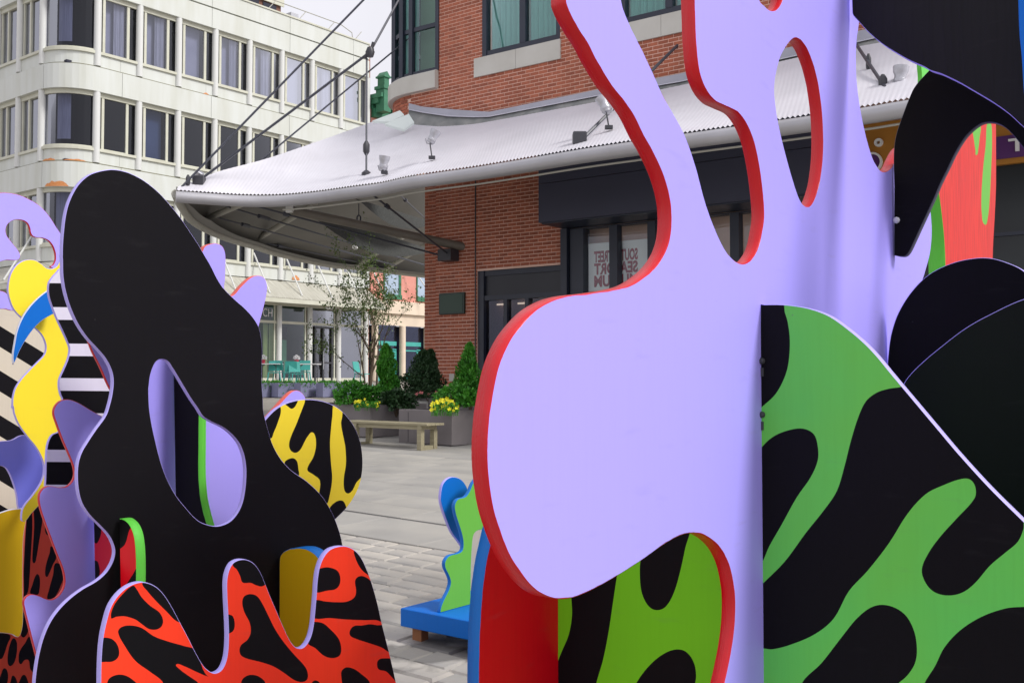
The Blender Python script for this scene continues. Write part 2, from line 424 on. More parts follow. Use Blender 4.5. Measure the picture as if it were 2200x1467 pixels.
CURTB = mat('lilac_blind', srgb(158, 158, 166), .8, .5, 1, base2=srgb(124, 126, 140))
CURTC = mat('blue_blind', srgb(120, 140, 165), .8, .4, 1, base2=srgb(90, 110, 130))
GLASSA = glass_mat('window_glass', (.72, .74, .86, 1), .05, .5)
GLASSD = glass_mat('dark_window_glass', (.40, .42, .54, 1), .03, .35)
GLASSP = glass_mat('clear_shop_glass', (.95, .97, .97, 1), .02, .4)
GLASSG = glass_mat('green_shop_glass', (.62, .8, .7, 1), .0, .45)
GLASST = glass_mat('teal_hotel_glass', (.82, .95, .91, 1), .04, .5)
BRICK = mat('red_brick', srgb(184, 106, 78), .8, .35, 12, .5, 60, base2=srgb(132, 72, 54), isl=.6)
MORTAR = mat('mortar', srgb(238, 202, 186), .9, .7, 1, .5, 60, base2=srgb(212, 172, 150))
LIME = mat('limestone', srgb(200, 198, 190), .7, .5, 1.2, .15, 40, base2=srgb(172, 168, 158))
NAVY = mat('navy_metal', srgb(58, 60, 80), .45, .3, .8, base2=srgb(48, 52, 66))
NAVYD = mat('dark_navy_frame', srgb(38, 44, 60), .4, .3, 1.5, base2=srgb(28, 32, 44))
DGREY = mat('dark_metal', srgb(60, 60, 66), .45, .3, 4, base2=srgb(40, 40, 44))
ALU = mat('aluminium_pipe', srgb(182, 181, 186), .42, .6, .8, base2=srgb(150, 148, 150), metal=.3)
ROOFM = mat('roof_sheet_metal', srgb(216, 214, 221), .5, .6, .8, .0, base2=srgb(194, 192, 198), metal=.0)
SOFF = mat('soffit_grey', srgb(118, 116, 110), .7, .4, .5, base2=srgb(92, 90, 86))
STEELW = mat('steel_rafter', srgb(168, 166, 156), .5, .3, 2)
FLASH = mat('lead_flashing', srgb(168, 168, 180), .5, .4, 2, base2=srgb(135, 136, 145))
CABLE = mat('steel_cable', srgb(64, 66, 76), .4)
LAMPM = mat('floodlight_metal', srgb(190, 190, 196), .35, .4, 10, metal=.5)
GREENC = mat('green_cornice', srgb(58, 122, 90), .5, .4, 2, base2=srgb(30, 78, 60))
PINKB = mat('salmon_brick', srgb(216, 152, 138), .85, .5, 2, .2, 40, base2=srgb(206, 124, 110))
TEAL = mat('turquoise_paint', srgb(70, 172, 162), .5, .3, 3)
PLANTC = mat('concrete_planter', srgb(128, 122, 122), .8, .5, 2, .25, 50, base2=srgb(104, 98, 98))
PLANTP = mat('lilac_planter', srgb(128, 130, 160), .6, .3, 2)
TEAK = mat('weathered_teak', srgb(158, 150, 122), .7, .5, 3, .3, 30, (1, 14, 14), base2=srgb(122, 114, 90))
SOIL = mat('soil', srgb(60, 45, 35), .95, .4, 20)
LEAF = mat('leaf_green', (.015, .13, .008, 1), .6, .8, 6, base2=(.06, .27, .010, 1), isl=.5)
LEAFD = mat('leaf_dark', (.012, .045, .012, 1), .6, .6, 6, base2=(.03, .08, .02, 1), isl=.4)
LEAFT = mat('tree_leaf', (.06, .12, .02, 1), .6, .6, 6, base2=(.12, .17, .035, 1), isl=.5)
BARK = mat('bark', srgb(96, 82, 66), .9, .5, 8, .5, 40)
YFLOW = mat('yellow_petal', (.80, .72, .01, 1), .6)
PFLOW = mat('pink_petal', (.75, .22, .22, 1), .6)
WHITE = mat('white_paint', (.78, .78, .78, 1), .5)
GOLD = mat('ochre_signboard', srgb(176, 118, 36), .5, .3, 1)
PURP = mat('purple_signboard', srgb(84, 36, 104), .5, .2, 1)
SIGNR = mat('crimson_print', srgb(150, 40, 58), .6)
DKGREEN = mat('bronze_green', srgb(30, 52, 42), .4, .4, 3)

def spots(m, sc1=5., thr=.8, r=.06, c=(.10, .095, .09, 1)):
    n = m.node_tree.nodes; l = m.node_tree.links.new; p = n['Principled BSDF']
    g = n.new('ShaderNodeNewGeometry'); v = n.new('ShaderNodeTexVoronoi'); v.inputs['Scale'].default_value = sc1; l(g.outputs['Position'], v.inputs['Vector'])
    ms = n.new('ShaderNodeMapRange'); ms.inputs[1].default_value = r; ms.inputs[2].default_value = r * 1.7; ms.inputs[3].default_value = .7; ms.inputs[4].default_value = 0; l(v.outputs['Distance'], ms.inputs[0])
    s = n.new('ShaderNodeSeparateColor'); l(v.outputs['Color'], s.inputs[0]); gt = n.new('ShaderNodeMath'); gt.operation = 'GREATER_THAN'; gt.inputs[1].default_value = thr; l(s.outputs[0], gt.inputs[0])
    mm = n.new('ShaderNodeMath'); mm.operation = 'MULTIPLY'; l(ms.outputs[0], mm.inputs[0]); l(gt.outputs[0], mm.inputs[1])
    nz = n.new('ShaderNodeTexNoise'); nz.inputs['Scale'].default_value = .9; nz.inputs['Detail'].default_value = 7; l(g.outputs['Position'], nz.inputs['Vector'])
    mr = n.new('ShaderNodeMapRange'); mr.inputs[1].default_value = .5; mr.inputs[2].default_value = .72; mr.inputs[4].default_value = .38; l(nz.outputs['Fac'], mr.inputs[0])
    am = n.new('ShaderNodeMath'); am.operation = 'MAXIMUM'; l(mm.outputs[0], am.inputs[0]); l(mr.outputs[0], am.inputs[1])
    src = p.inputs['Base Color'].links[0].from_socket
    mx = n.new('ShaderNodeMixRGB'); mx.inputs[2].default_value = (.17, .165, .155, 1); l(am.outputs[0], mx.inputs[0]); l(src, mx.inputs[1]); l(mx.outputs[0], p.inputs['Base Color'])
spots(STONE); spots(COBB, 6.)
# ================================================================ ground
gm = MB()
N = 24
xs = [-400 + 800 * i / N for i in range(N + 1)]; ys = [-60 + 460 * i / N for i in range(N + 1)]
gv = [(x, y, G(y) - .03) for y in ys for x in xs]
gf = [(j * (N + 1) + i, j * (N + 1) + i + 1, (j + 1) * (N + 1) + i + 1, (j + 1) * (N + 1) + i) for j in range(N) for i in range(N)]
ground = gm.add(gv, gf).build('ground', JOINT, kind='structure')
# the square: frame with x along CD, y along V, tilted with the slope
pr = bpy.data.objects.new('plaza_paving', None); COL.objects.link(pr); tag(pr, kind='structure')
D0 = PG(745, 1097)                     # a point of the drain slot
xa = Vector((CD.x, CD.y, SL * CD.y)).normalized(); ya = Vector((V.x, V.y, SL * V.y)); za = xa.cross(ya).normalized(); ya = za.cross(xa)
pr.matrix_basis = Matrix(((xa.x, ya.x, za.x, D0.x), (xa.y, ya.y, za.y, D0.y), (xa.z, ya.z, za.z, D0.z), (0, 0, 0, 1)))
PM = pr.matrix_basis.copy()
def vis_key(x, y):
    p = PM @ Vector((x, y, 0)); 
    if p.y < 1: return None
    px = 1100 + FPX * p.x / p.y; py = 812 - FPX * (p.z - HCAM) / p.y
    return (px, py, p.y)
def pieces(name, cells, m, cap=290, dz=.0):
    """cells: (x0,x1,y0,y1,tilts). the nearest visible ones become parts, the rest one stuff part"""
    viz = []; rest = []
    for c in cells:
        k = vis_key((c[0] + c[1]) / 2, (c[2] + c[3]) / 2)
        if k and 690 < k[0] < 1060 and k[1] < 1500: viz.append((k[2], c))
        else: rest.append(c)
    viz.sort(key=lambda a: a[0])
    rest += [c for _, c in viz[cap:]]
    for _, c in viz[:cap]:
        b = MB(); cx, cy = (c[0] + c[1]) / 2, (c[2] + c[3]) / 2
        b.slab(c[0] - cx, c[1] - cx, c[2] - cy, c[3] - cy, -.028, dz, c[5], c[4]); b.build(name, m, pr, loc=(cx, cy, 0))
    b = MB()
    for c in rest: b.slab(c[0], c[1], c[2], c[3], -.028, dz, c[5], c[4])
    b.build(name + '_field', m, pr, kind='stuff')
rnd = random.Random(3)
cells = []
y = .05
row = 0
while y < 30:
    hgt = .62 if row else .52
    x = -14 + rnd.random() * .8
    while x < 12:
        wd = rnd.choice([.92, 1.1, 1.25])
        t = [rnd.uniform(-.0015, .0015) for _ in range(4)]
        if abs((x + wd / 2)) < 14: cells.append((x, x + wd - .007, y, y + hgt - .007, t, .003))
        x += wd
    y += hgt; row += 1
pieces('paving_slab', cells, STONE)
cells = []
x = -9 + .0
while x < 8:
    cells.append((x, x + 1.19, -.85, -.012, [0, 0, 0, 0], .004)); x += 1.2
pieces('kerb_slab', cells, STONE)
MB().box(-14, 12, -.012, .05, -.03, -.02).build('drain_slot', DGREY, pr)
cells = []
y = -.87
while y > -6.5:
    hh = rnd.uniform(.15, .25); x = -6 + rnd.random() * .2
    while x < 6:
        wd = rnd.uniform(.16, .42)
        zt = rnd.uniform(-.006, .004); t = [zt + rnd.uniform(-.003, .003) for _ in range(4)]
        jj = rnd.uniform(0, .012)
        cells.append((x, x + wd - .005, y - hh + .005 - jj, y - jj, t, .016)); x += wd
    y -= hh
pieces('cobblestone', cells, COBB)

# ================================================================ cream office building
Y0 = 96300 / (2820 - 198); S0 = P(198, 812, Y0); g0 = G(Y0)
ob = root('office_building', (S0.x, S0.y, g0), V, 'cream office building with rounded corner, ribbon windows and a glazed ground floor shop front', 'building')
RC = 1.3; ARC = math.pi / 2 * RC
def fp(q):
    def f(o):
        if q >= 0: return (q, -o)
        if q > -ARC:
            a = -q / RC; return (-(RC + o) * math.sin(a), RC - (RC + o) * math.cos(a))
        return (-(RC + o), RC + (-q - ARC))
    return f
BAY = 13.45 / 8
QL, QR = -ARC - 5 * BAY, 13.45
def prange(a, b):
    qs = [a, b] + [k for k in (0, -ARC) if a < k < b] + [-ARC * i / 10 for i in range(1, 10) if a < -ARC * i / 10 < b]
    return [fp(q) for q in sorted(qs)]
def band(name, m, a, b, o0, o1, z0, z1, **kw):
    mb = MB(); mb.sweep(prange(a, b), [(o0, z0), (o1, z0), (o1, z1), (o0, z1)]); return mb.build(name, m, ob, z0=g0, **kw)
seams = [QL, -ARC - 2.2 * BAY, -ARC * .88, .55 * BAY, 2.85 * BAY, 5.2 * BAY, 7.4 * BAY, QR]
for (z0, z1) in ((16.52, 17.2), (15.68, 16.46), (12.04, 12.92), (8.49, 9.40)):
    for a, b in zip(seams[:-1], seams[1:]):
        band('fascia_panel', WCONC, a + .008, b - .008, -.15, .16, z0, z1)
band('parapet_coping', WTRIM, QL, QR, -.2, .2, 17.205, 17.27)
for (z0, z1) in ((12.98, 13.42), (9.46, 9.88), (5.86, 6.36)):
    sm = [QL] + [-ARC - .2, .55 * BAY, 2.75 * BAY, 5 * BAY, 7.2 * BAY] + [QR]
    for a, b in zip(sm[:-1], sm[1:]): band('sill_panel', WCONC, a + .005, b - .005, -.15, .03, z0, z1)
band('reveal', GROOVE, QL, QR, -.2, .0, 5.8, 16.6 - .0) if False else None
for z in (16.46, 12.92, 9.40): band('reveal_strip', GROOVE, QL, QR, -.15, .06, z + .001, z + .06 - .002)
for z in (13.42, 9.88, 6.36): band('window_sill', WTRIM, QL, QR, -.1, .10, z + .002, z + .10)
for z in (15.68, 12.04, 8.49): band('window_head', WTRIM, QL, QR, -.12, .02, z - .16, z - .003)
# columns
colq = [i * BAY for i in range(9)] + [-ARC - i * BAY for i in range(5)]
for (z0, z1) in ((12.985, 15.677), (9.465, 12.037), (5.865, 8.487)):
    for q in colq:
        x, yy = fp(q)(.0); mb = MB(); mb.lathe([(.0, z0), (.13, z0), (.13, z1), (.0, z1)], 0, 0, 14)
        mb.build('column', WCOL, ob, z0=g0, loc=(x, yy - .03 if q >= 0 else yy, 0) if q >= 0 else (x - .03, yy, 0))
# windows
def office_window(q0, q1, z0, z1, rowi, k, curved=False, rng=random.Random(11)):
    wmb = MB()
    if curved:
        pr_ = prange(q0, q1)
        wmb.sweep(pr_, [(-.1, z0), (.03, z0), (.03, z0 + .07), (-.1, z0 + .07)])
        w_ = wmb.build('window', WTRIM, ob, z0=g0)
        MB().sweep(pr_, [(-.05, z0), (-.05, z1)], False).build('pane', GLASSD, w_, z0=g0)
        MB().sweep(prange(q0 + .55, q1 - .9), [(-.22, z0 + .3), (-.22, z1)], False).build('curtain', CURT, w_, z0=g0)
        return
    B = q1 - q0
    def bx(mb, a, b, o0, o1, za, zb):
        mb.sweep([fp(q0 + a * B), fp(q0 + b * B)], [(o0, za), (o1, za), (o1, zb), (o0, zb)])
    if q0 >= 0: a1, a2, a3, a4, a5 = .13, .19, .71, .77, .93
    else: a1, a2, a3, a4, a5 = .10, .14, .36, .42, .92
    bx(wmb, a1, a2, -.1, .0, z0, z1 - .16); bx(wmb, a3, a4, -.1, -.01, z0, z1 - .16)
    bx(wmb, a2, a3, -.09, -.03, z0, z0 + .05)
    w_ = wmb.build('window', WTRIM, ob, z0=g0)
    gl = GLASSA if rowi == 0 else GLASSD
    p1 = MB(); p1.sweep([fp(q0 + a2 * B), fp(q0 + a3 * B)], [(-.06, z0), (-.06, z1)], False); p1.build('pane', gl if q0 >= 0 else GLASSD, w_, z0=g0)
    p2 = MB(); p2.sweep([fp(q0 + a4 * B), fp(q0 + (a5 + .07) * B)], [(-.08, z0), (-.08, z1)], False); p2.build('pane', GLASSD, w_, z0=g0)
    cm = {0: CURTB, 1: CURTC, 2: CURTC}[rowi]
    if q0 >= 0 and (rowi == 0 or k == 1):
        c = MB(); c.sweep([fp(q0 + a2 * B), fp(q0 + (a3) * B)], [(-.35, z0), (-.35, z1)], False); c.build('blind', cm, w_, z0=g0)
        if rowi == 0 and k in (0, 1, 3, 4, 6):
            # gathered net curtain
            aa = rng.uniform(.4, .5); nn = 26; c = MB()
            pts = [(q0 + (aa + (a3 - aa) * i / nn) * B, -.2 + .03 * math.sin(i * 1.9)) for i in range(nn + 1)]
            c.add([(q, -o, z) for q, o in pts for z in (z0, z1)], [(2 * i, 2 * i + 2, 2 * i + 3, 2 * i + 1) for i in range(nn)], True)
            c.build('curtain', CURT, w_, z0=g0)
for r, (z0, z1) in enumerate(((13.52, 15.68), (9.98, 12.04), (6.46, 8.49))):
    for k in range(8): office_window(k * BAY, (k + 1) * BAY, z0, z1, r, k)
    for k in range(4): office_window(-ARC - (k + 1) * BAY, -ARC - k * BAY, z0, z1, r, k)
    office_window(-ARC, 0, z0, z1, r, 9, True)
# interior: floors and inner walls behind the glass
im = MB()
for z in (5.86, 9.42, 12.95, 16.5):
    im.box(-1.1, QR - .05, 1.6, 6, z - .2, z); 
im.box(-1.0, QR - .05, 3.2, 3.3, 5.86, 17.0); im.box(.9, 1.0, 1.5, 12, 5.86, 17.0)
im.box(-1.0, QR - .05, .25, 3.2, 5.9, 6.0); im.box(-1.0, QR - .05, .25, 3.2, 9.42, 9.5); im.box(-1.0, QR - .05, .25, 3.2, 12.95, 13.05)
im.build('interior', DARKROOM, ob, z0=g0)
MB().box(-1.0, QR - .06, .3, 12, 17.0, 17.1).box(QR - .05, QR, .02, 12, 5, 17.1).build('roof', WTRIM, ob, z0=g0)
MB().box(QR + .005, QR + .2, .0, 8, g0, 17.25).build('party_wall', mat('brown_brick', srgb(150, 96, 78), .9, .4, 3, .3, 30), ob, z0=g0)
# rust patches on the ledges
for (q, z, o, wd, hh) in ((-ARC * .75, 9.42, .17, .5, .10), (-ARC * .35, 9.43, .17, .7, .07), (-ARC * .62, 8.50, .165, .8, .22), (2.7 * BAY, 12.93, .17, .25, .07), (5.5 * BAY, 5.93, .06, .42, .22), (-ARC * .35, 5.96, .05, .9, .12)):
    mb = MB(); rr_ = random.Random(int(z * 10)); n_ = 9
    top = [(q + wd * (i / n_ - .5), z + hh * math.sin(math.pi * i / n_) ** .5 * rr_.uniform(.6, 1)) for i in range(n_ + 1)]
    vs_ = []
    for (qq, zz) in top:
        x, yy = fp(qq)(o); vs_ += [(x, yy, z), (x, yy, zz)]
    mb.add(vs_, [(2 * i, 2 * i + 2, 2 * i + 3, 2 * i + 1) for i in range(n_)]); mb.build('rust_stain', RUST, ob, z0=g0)
# roof rail
rm = MB(); rm.tube([(2 * BAY, .4, 17.95), (QR - 1.3, .4, 17.95), (QR - .6, .4, 17.75), (QR - .5, .4, 17.25)], .02, 6)
for i in range(7): rm.tube([((2 + i) * BAY - .6, .4, 17.25), ((2 + i) * BAY, .4, 17.95)], .018, 6)
rm.build('roof_rail', STEELW, ob, z0=g0)
MB().box(5.55 * BAY, 5.8 * BAY, .5, .9, 17.1, 17.75).build('rooftop_vent', LAMPM, ob, z0=g0)
# canopy over the shops
cb = MB(); cb.sweep([fp(QL), fp(-ARC), fp(0), fp(QR)] if False else prange(QL, QR), [(0.02, 5.78), (1.25, 4.98), (1.25, 5.02), (0.02, 5.83)])
cb.build('canopy_glass', mat('dirty_canopy_glass', srgb(190, 188, 176), .5, .8, 3, .3, 20, (8, .4, .4), base2=srgb(140, 136, 120)), ob, z0=g0)
band('canopy_beam', WTRIM, QL, QR, 1.14, 1.27, 4.80, 4.97)
band('shop_head', WTRIM, QL, QR, -.05, .08, 4.78, 5.78)
for i in range(9):
    q = i * BAY + .35
    MB().tube([(q, .02, 5.98 + .9), (q + .0, -1.05, 5.16)], .035, 6).build('canopy_rod', WCOL, ob, z0=g0)
for i in range(4):
    a = fp(-ARC - i * BAY - .5); MB().tube([(*a(.02), 6.9), (*a(1.05), 5.16)], .035, 6).build('canopy_rod', WCOL, ob, z0=g0)
a = fp(-ARC * .5); MB().tube([(*a(.02), 6.9), (*a(1.05), 5.16)], .035, 6).build('canopy_rod', WCOL, ob, z0=g0)
# shop front
for q in colq:
    x, yy = fp(q)(.0); mb = MB(); mb.lathe([(.0, g0), (.12, g0), (.12, 4.79), (.0, 4.79)], 0, 0, 14); mb.build('shop_column', WCOL, ob, z0=g0, loc=(x, yy, 0))
for k in range(-5, 8):
    if k < 0: q0, q1 = -ARC + (k) * BAY, -ARC + (k + 1) * BAY
    else: q0, q1 = k * BAY, (k + 1) * BAY
    gz = g0 + .3
    fm = MB()
    fm.sweep([fp(q0 + .1), fp(q1 - .1)], [(-.1, 4.02), (-.02, 4.02), (-.02, 4.13), (-.1, 4.13)])
    fm.sweep([fp(q0 + .1), fp(q1 - .1)], [(-.1, g0), (0.0, g0), (0.0, gz + .2), (-.1, gz + .2)])
    fm.sweep([fp(q1 - .24), fp(q1 - .17)], [(-.1, g0), (-.03, g0), (-.03, 4.8), (-.1, 4.8)])
    s_ = fm.build('shop_window', WTRIM, ob, z0=g0)
    MB().sweep([fp(q0 + .1), fp(q1 - .24)], [(-.06, gz), (-.06, 4.02)], False).build('pane', GLASSG if k != 7 else GLASSD, s_, z0=g0)
    MB().sweep([fp(q0 + .1), fp(q1 - .24)], [(-.06, 4.13), (-.06, 4.79)], False).build('pane', GLASSG if k != 7 else GLASSD, s_, z0=g0)
q = 6 * BAY
dm = MB(); dm.box(q + .28, q + .36, -.03, .03, g0 + .3, 3.98).box(q + 1.25, q + 1.33, -.03, .03, g0 + .3, 3.98).box(q + .36, q + 1.25, -.03, .03, 3.9, 3.98).box(q + .36, q + 1.25, -.03, .03, 2.35, 2.42).box(q + .74, q + .82, -.035, .035, g0 + .3, 3.9)
dd = dm.build('door', DGREY, ob, z0=g0); MB().box(q + .72, q + .75, -.09, -.05, 2.1, 2.9).build('handle', LAMPM, dd, z0=g0)
MB().box(-.5, QR - .1, 4.2, 4.3, g0, 5.7).box(-.5, QR - .1, .3, 4.2, 5.4, 5.5).build('shop_interior', PALEROOM, ob, z0=g0)
MB().box(-.5, QR - .1, .1, 4.2, g0 - .2, g0 + .32).build('shop_floor', STONE, ob, z0=g0)
MB().box(5.2 * BAY, 5.75 * BAY, 1.0, 1.06, 3.55, 3.95).box(5.35 * BAY, 5.6 * BAY, .9, 1.3, g0 + .3, g0 + 1.2).box(7.1 * BAY, 7.95 * BAY, .4, .5, g0 + .3, 4.7).box(6.5 * BAY, 6.95 * BAY, 1.5, 1.6, g0 + .3, 3.6).build('shop_furniture', DARKROOM, ob, z0=g0)
MB().box(5.5 * BAY, 5.98 * BAY, 1.5, 1.56, 2.0, 3.4).build('menu_board', mat('pale_green_board', srgb(150, 200, 180), .6), ob, z0=g0)
cu = MB(); nn = 20
for (qa, qb) in ((4.62 * BAY, 4.75 * BAY), (4.8 * BAY, 4.95 * BAY)):
    cu.add([(qa + (qb - qa) * i / nn, .25 + .03 * math.sin(i * 2.1), z) for i in range(nn + 1) for z in (g0 + .3, 4.0)], [(2 * i, 2 * i + 2, 2 * i + 3, 2 * i + 1) for i in range(nn)], True)
cu.build('shop_curtain', mat('cream_cloth', srgb(216, 208, 180), .8), ob, z0=g0)
MB().lathe([(0, 4.66), (.1, 4.68), (.13, 4.72), (.13, 4.76), (0, 4.78)], 0, 0, 12).build('canopy_lamp', WHITE, ob, z0=g0, loc=(6.1 * BAY, -1.0, 0))
MB().lathe([(0, 4.66), (.1, 4.68), (.13, 4.72), (.13, 4.76), (0, 4.78)], 0, 0, 12).build('canopy_lamp', WHITE, ob, z0=g0, loc=(6.25 * BAY, -1.0, 0))
def text_mesh(name, body, m, parent, mtx, wd=None, ht=None, ext=.004, bold=0., label=None):
    c = bpy.data.curves.new(name, 'FONT'); c.body = body; c.extrude = ext; c.offset = bold; c.size = 1; c.resolution_u = 3
    t = bpy.data.objects.new('tmp', c); COL.objects.link(t); bpy.context.view_layer.update()
    me = bpy.data.meshes.new_from_object(t); bpy.data.objects.remove(t)
    xs = [v.co.x for v in me.vertices]; ys = [v.co.y for v in me.vertices]
    x0, x1, y0, y1 = min(xs), max(xs), min(ys), max(ys)
    for v in me.vertices:
        v.co.x = (v.co.x - x0) / (x1 - x0) * (wd or (x1 - x0)); v.co.y = (v.co.y - y0) / (y1 - y0) * (ht or (y1 - y0))
    me.materials.clear(); me.materials.append(m); me.name = name
    o = bpy.data.objects.new(name, me); COL.objects.link(o); o.parent = parent; o.matrix_basis = mtx
    return tag(o, label)
# lettering on the glass: the visible end of a word
RX = Matrix.Rotation(math.pi / 2, 4, 'X')
text_mesh('shop_lettering', 'CH', WHITE, ob, Matrix.Translation((4.5 * BAY, .03, 4.28 - g0)) @ RX, .5, .34)

# ================================================================ pieces on the roof behind the parapet
rb = root('rooftop_structure', (*(S0.xy + V * 8.6 - Vector(CD) * 3.0), 17.1), V, 'dark brown brick penthouse with white beams on the office roof', 'penthouse')
MB().box(-1.2, 2.2, 0, 2.5, 17.1, 21).build('wall', mat('brown_brick2', srgb(120, 84, 72), .9, .4, 3), rb, z0=17.1)
MB().box(-1.25, .9, -.05, 0, 18.1, 18.9).box(1.15, 1.9, -.05, 0, 18.1, 18.9).build('window', DARKROOM, rb, z0=17.1)
MB().box(-1.4, 2.3, -.12, -.06, 18.95, 19.5).build('fascia', WTRIM, rb, z0=17.1)
MB().box(-3.0, 3.0, -1.0, -.8, 17.95, 18.1).tube([(-.2, -.9, 17.2), (-1.2, -.9, 18.0)], .07, 6).tube([(1.6, -.9, 17.2), (.2, -.9, 18.0)], .07, 6).build('beam', WCOL, rb, z0=17.1)

# ================================================================ red brick neighbour
nb0 = S0.xy + V * 13.72
nb = root('neighbour_building', (nb0.x, nb0.y, G(nb0.y)), V, 'salmon brick building with green cornice and green window sills beside the cream office', 'building')
gn = G(nb0.y)
MB().box(0, 9, 0, 8, 5.36, 14.3).build('wall', PINKB, nb, z0=gn)
mb = MB(); mb.box(-.02, 9, -.1, 8, 14.3, 14.5).box(-.05, 9, -.5, 8, 14.5, 14.75).box(-.08, 9, -.75, 8, 14.75, 14.95).box(.0, 9, -.25, -.001, 13.9, 14.3)
mb.box(0.05, .5, -.8, -.26, 14.1, 15.15).box(.0, .55, -.85, -.2, 15.15, 15.3).box(.12, .42, -.75, -.3, 15.3, 15.7).box(.05, .49, -.82, -.23, 15.7, 15.78).prism([(0.08, 15.78), (.46, 15.78), (.27, 16.0)], -.78, -.27)
for i in range(8): mb.box(1 + i * .9, 1.3 + i * .9, -.45, -.26, 13.9, 14.5, .04)
mb.build('cornice', GREENC, nb, z0=gn)
for (a, b) in ((.85, 2.0), (3.1, 4.3), (5.4, 6.6)):
    for (z0, z1) in ((5.68, 7.7), (9.4, 11.5)):
        w_ = MB().box(a, b, -.12, -.0, z0 - .22, z0).box(b - .14, b, -.06, .0, z0, z1).box(a, a + .05, -.06, 0, z0, z1).box(a, b, -.06, 0, z1 - .08, z1).build('window', GREENC, nb, z0=gn)
        MB().box(a + .05, b - .14, -.02, -.004, z0, z1 - .08).build('pane', mat('pale_pane', srgb(170, 186, 205), .15, .4, 1, base2=srgb(140, 158, 178)), w_, z0=gn)
MB().box(0, 9, -.35, 0, 4.75, 5.35).box(0, 9, -.2, 0, 4.2, 4.74).build('shop_head', mat('peach_trim', srgb(226, 208, 186), .6, .3, 2), nb, z0=gn)
for x in (.02, 1.85, 3.55, 5.4): MB().lathe([(0, gn), (.16, gn), (.16, 4.2), (0, 4.2)], 0, 0, 12).build('shop_column', mat('peach_trim', (0, 0, 0, 1)), nb, z0=gn, loc=(x + .15, -.15, 0))
MB().box(0, 9, .4, .5, gn, 4.2).build('shop_interior', DARKROOM, nb, z0=gn)
for (a, b) in ((.35, 1.75), (2.2, 3.45), (3.9, 5.2)):
    w_ = MB().box(a, b, .0, .06, 3.25, 3.45).box(a, b, .0, .06, 3.0, 3.06).box(b - .3, b, .0, .06, gn, 3.1).box(a, b, 0, .06, gn, gn + .35).build('shop_window', TEAL, nb, z0=gn)
    MB().box(a, b, .02, .03, gn + .35, 4.2).build('pane', GLASSD, w_, z0=gn)
MB().tube([(1.9, -.05, 7.9), (3.1, -1.0, 5.7)], .03, 6).build('canopy_rod', WCOL, nb, z0=gn)
# little lamp bracket between the buildings
MB().tube([(.1, -.3, 12.4), (-.25, -.45, 12.4)], .03, 6).box(-.33, -.2, -.55, -.42, 11.9, 12.3).build('wall_lamp', LAMPM, nb, z0=gn)

# ================================================================ brick building with the bay window
WD = Vector((.806, -.591)).normalized(); WA = Vector((-WD.y, WD.x))
W0 = plane_at(935, 24.0); gb = G(24.0)
bb = root('brick_building', (W0.x, W0.y, gb), WD, 'red brick corner building with limestone bay window and navy shop front', 'building')
def wl(px, py, off=0.):
    r = ray(px, py); o2 = W0 - WA * off
    k = o2.dot(WA) / (r.x * WA.x + r.y * WA.y); w3 = Vector((r.x * k, r.y * k))
    return ((w3 - W0).dot(WD), HCAM + r.z * k)
sx = lambda px, py=812: wl(px, py)[0]
zz = lambda px, py: wl(px, py)[1]
CO, BLn = .082, .235
sD0, sD1 = sx(1024), sx(1210); zD = zz(1024, 582)
s1a, s1b = sx(1035), sx(1204); sS0, sS1 = sx(1021), sx(1204.5); zSb, zSt = zz(1021, 167), zz(1033, 124)
PITCHW = sx(1369) - sx(1204)     # pier width
w2a, w2b = sx(1335), sx(1335) + (s1b - s1a)
w3a, w3b = w2a + (w2a - s1a), w2b + (w2a - s1a)
WIN = [(s1a, s1b), (w2a, w2b), (w3a, w3b), (w3a + (w2a - s1a), w3b + (w2a - s1a))]
zroofU = 7.75
ztop = 12.2
cuts = [(-.85, sx(940), zz(939.5, 190), ztop + 1), (sD0, sD1, 0, zD), (sx(1212), 40, 0, 6.9)] + [(a, b, zSb, ztop + 1) for a, b in WIN] + [(a - .22, b + .02, zSb, zSt) for a, b in WIN]
MB().box(-.42, sD0, .125, .5, gb, zroofU).box(sD0, 14, .014, .5, 6.9, 7.2).box(sD0, 16, .5, .6, gb, ztop).box(-.42, .0, .11, .3, gb, 7.3).box(0, sD0, .014, .124, gb, 7.2).box(sD0, sx(1212), .014, .2, zD, 7.2).build('mortar_backing', MORTAR, bb, z0=gb)
mb = MB(); segs = [(sx(940), s1a)] + [(WIN[i][1], WIN[i + 1][0]) for i in range(3)] + [(WIN[3][1], 16)]
for a, b in segs: mb.box(a, b, .014, .3, zSb, ztop)
mb.box(-.8, 16, .014, .3, 7.1, zSb); mb.build('wall_core', MORTAR, bb, z0=gb)
full = MB().box(0, BLn - .014, .008, .0135, 0, CO - .017).mesh('brick', BRICK)
rb_ = random.Random(5)
cand = []
def bricks(x0, x1, z0, z1, yoff=0.):
    r = int(z0 / CO)
    z = r * CO
    while z < z1:
        if z >= z0 - 1e-6:
            x = x0 - (BLn / 2 if r % 2 else 0)
            while x < x1:
                a, b = max(x, x0), min(x + BLn - .014, x1)
                if b - a > .04:
                    parts = [(a, b)]
                    for (c0, c1, cz0, cz1) in cuts:
                        if z + CO * .6 > cz0 and z + CO * .4 < cz1:
                            np_ = []
                            for (p, q_) in parts:
                                if q_ <= c0 or p >= c1: np_.append((p, q_))
                                else:
                                    if p < c0: np_.append((p, c0))
                                    if q_ > c1: np_.append((c1, q_))
                            parts = np_
                    for (p, q_) in parts:
                        if q_ - p > .03: cand.append((p, q_, z, yoff))
                x += BLn
        z += CO; r += 1
bricks(.0, 3.2 + (sD1 - 3.2 if sD1 > 3.2 else 0), gb + .72, 7.0)
bricks(-.42, -.008, gb + .72, 7.0, .09)
bricks(-.8, 15.5, 7.55, ztop)
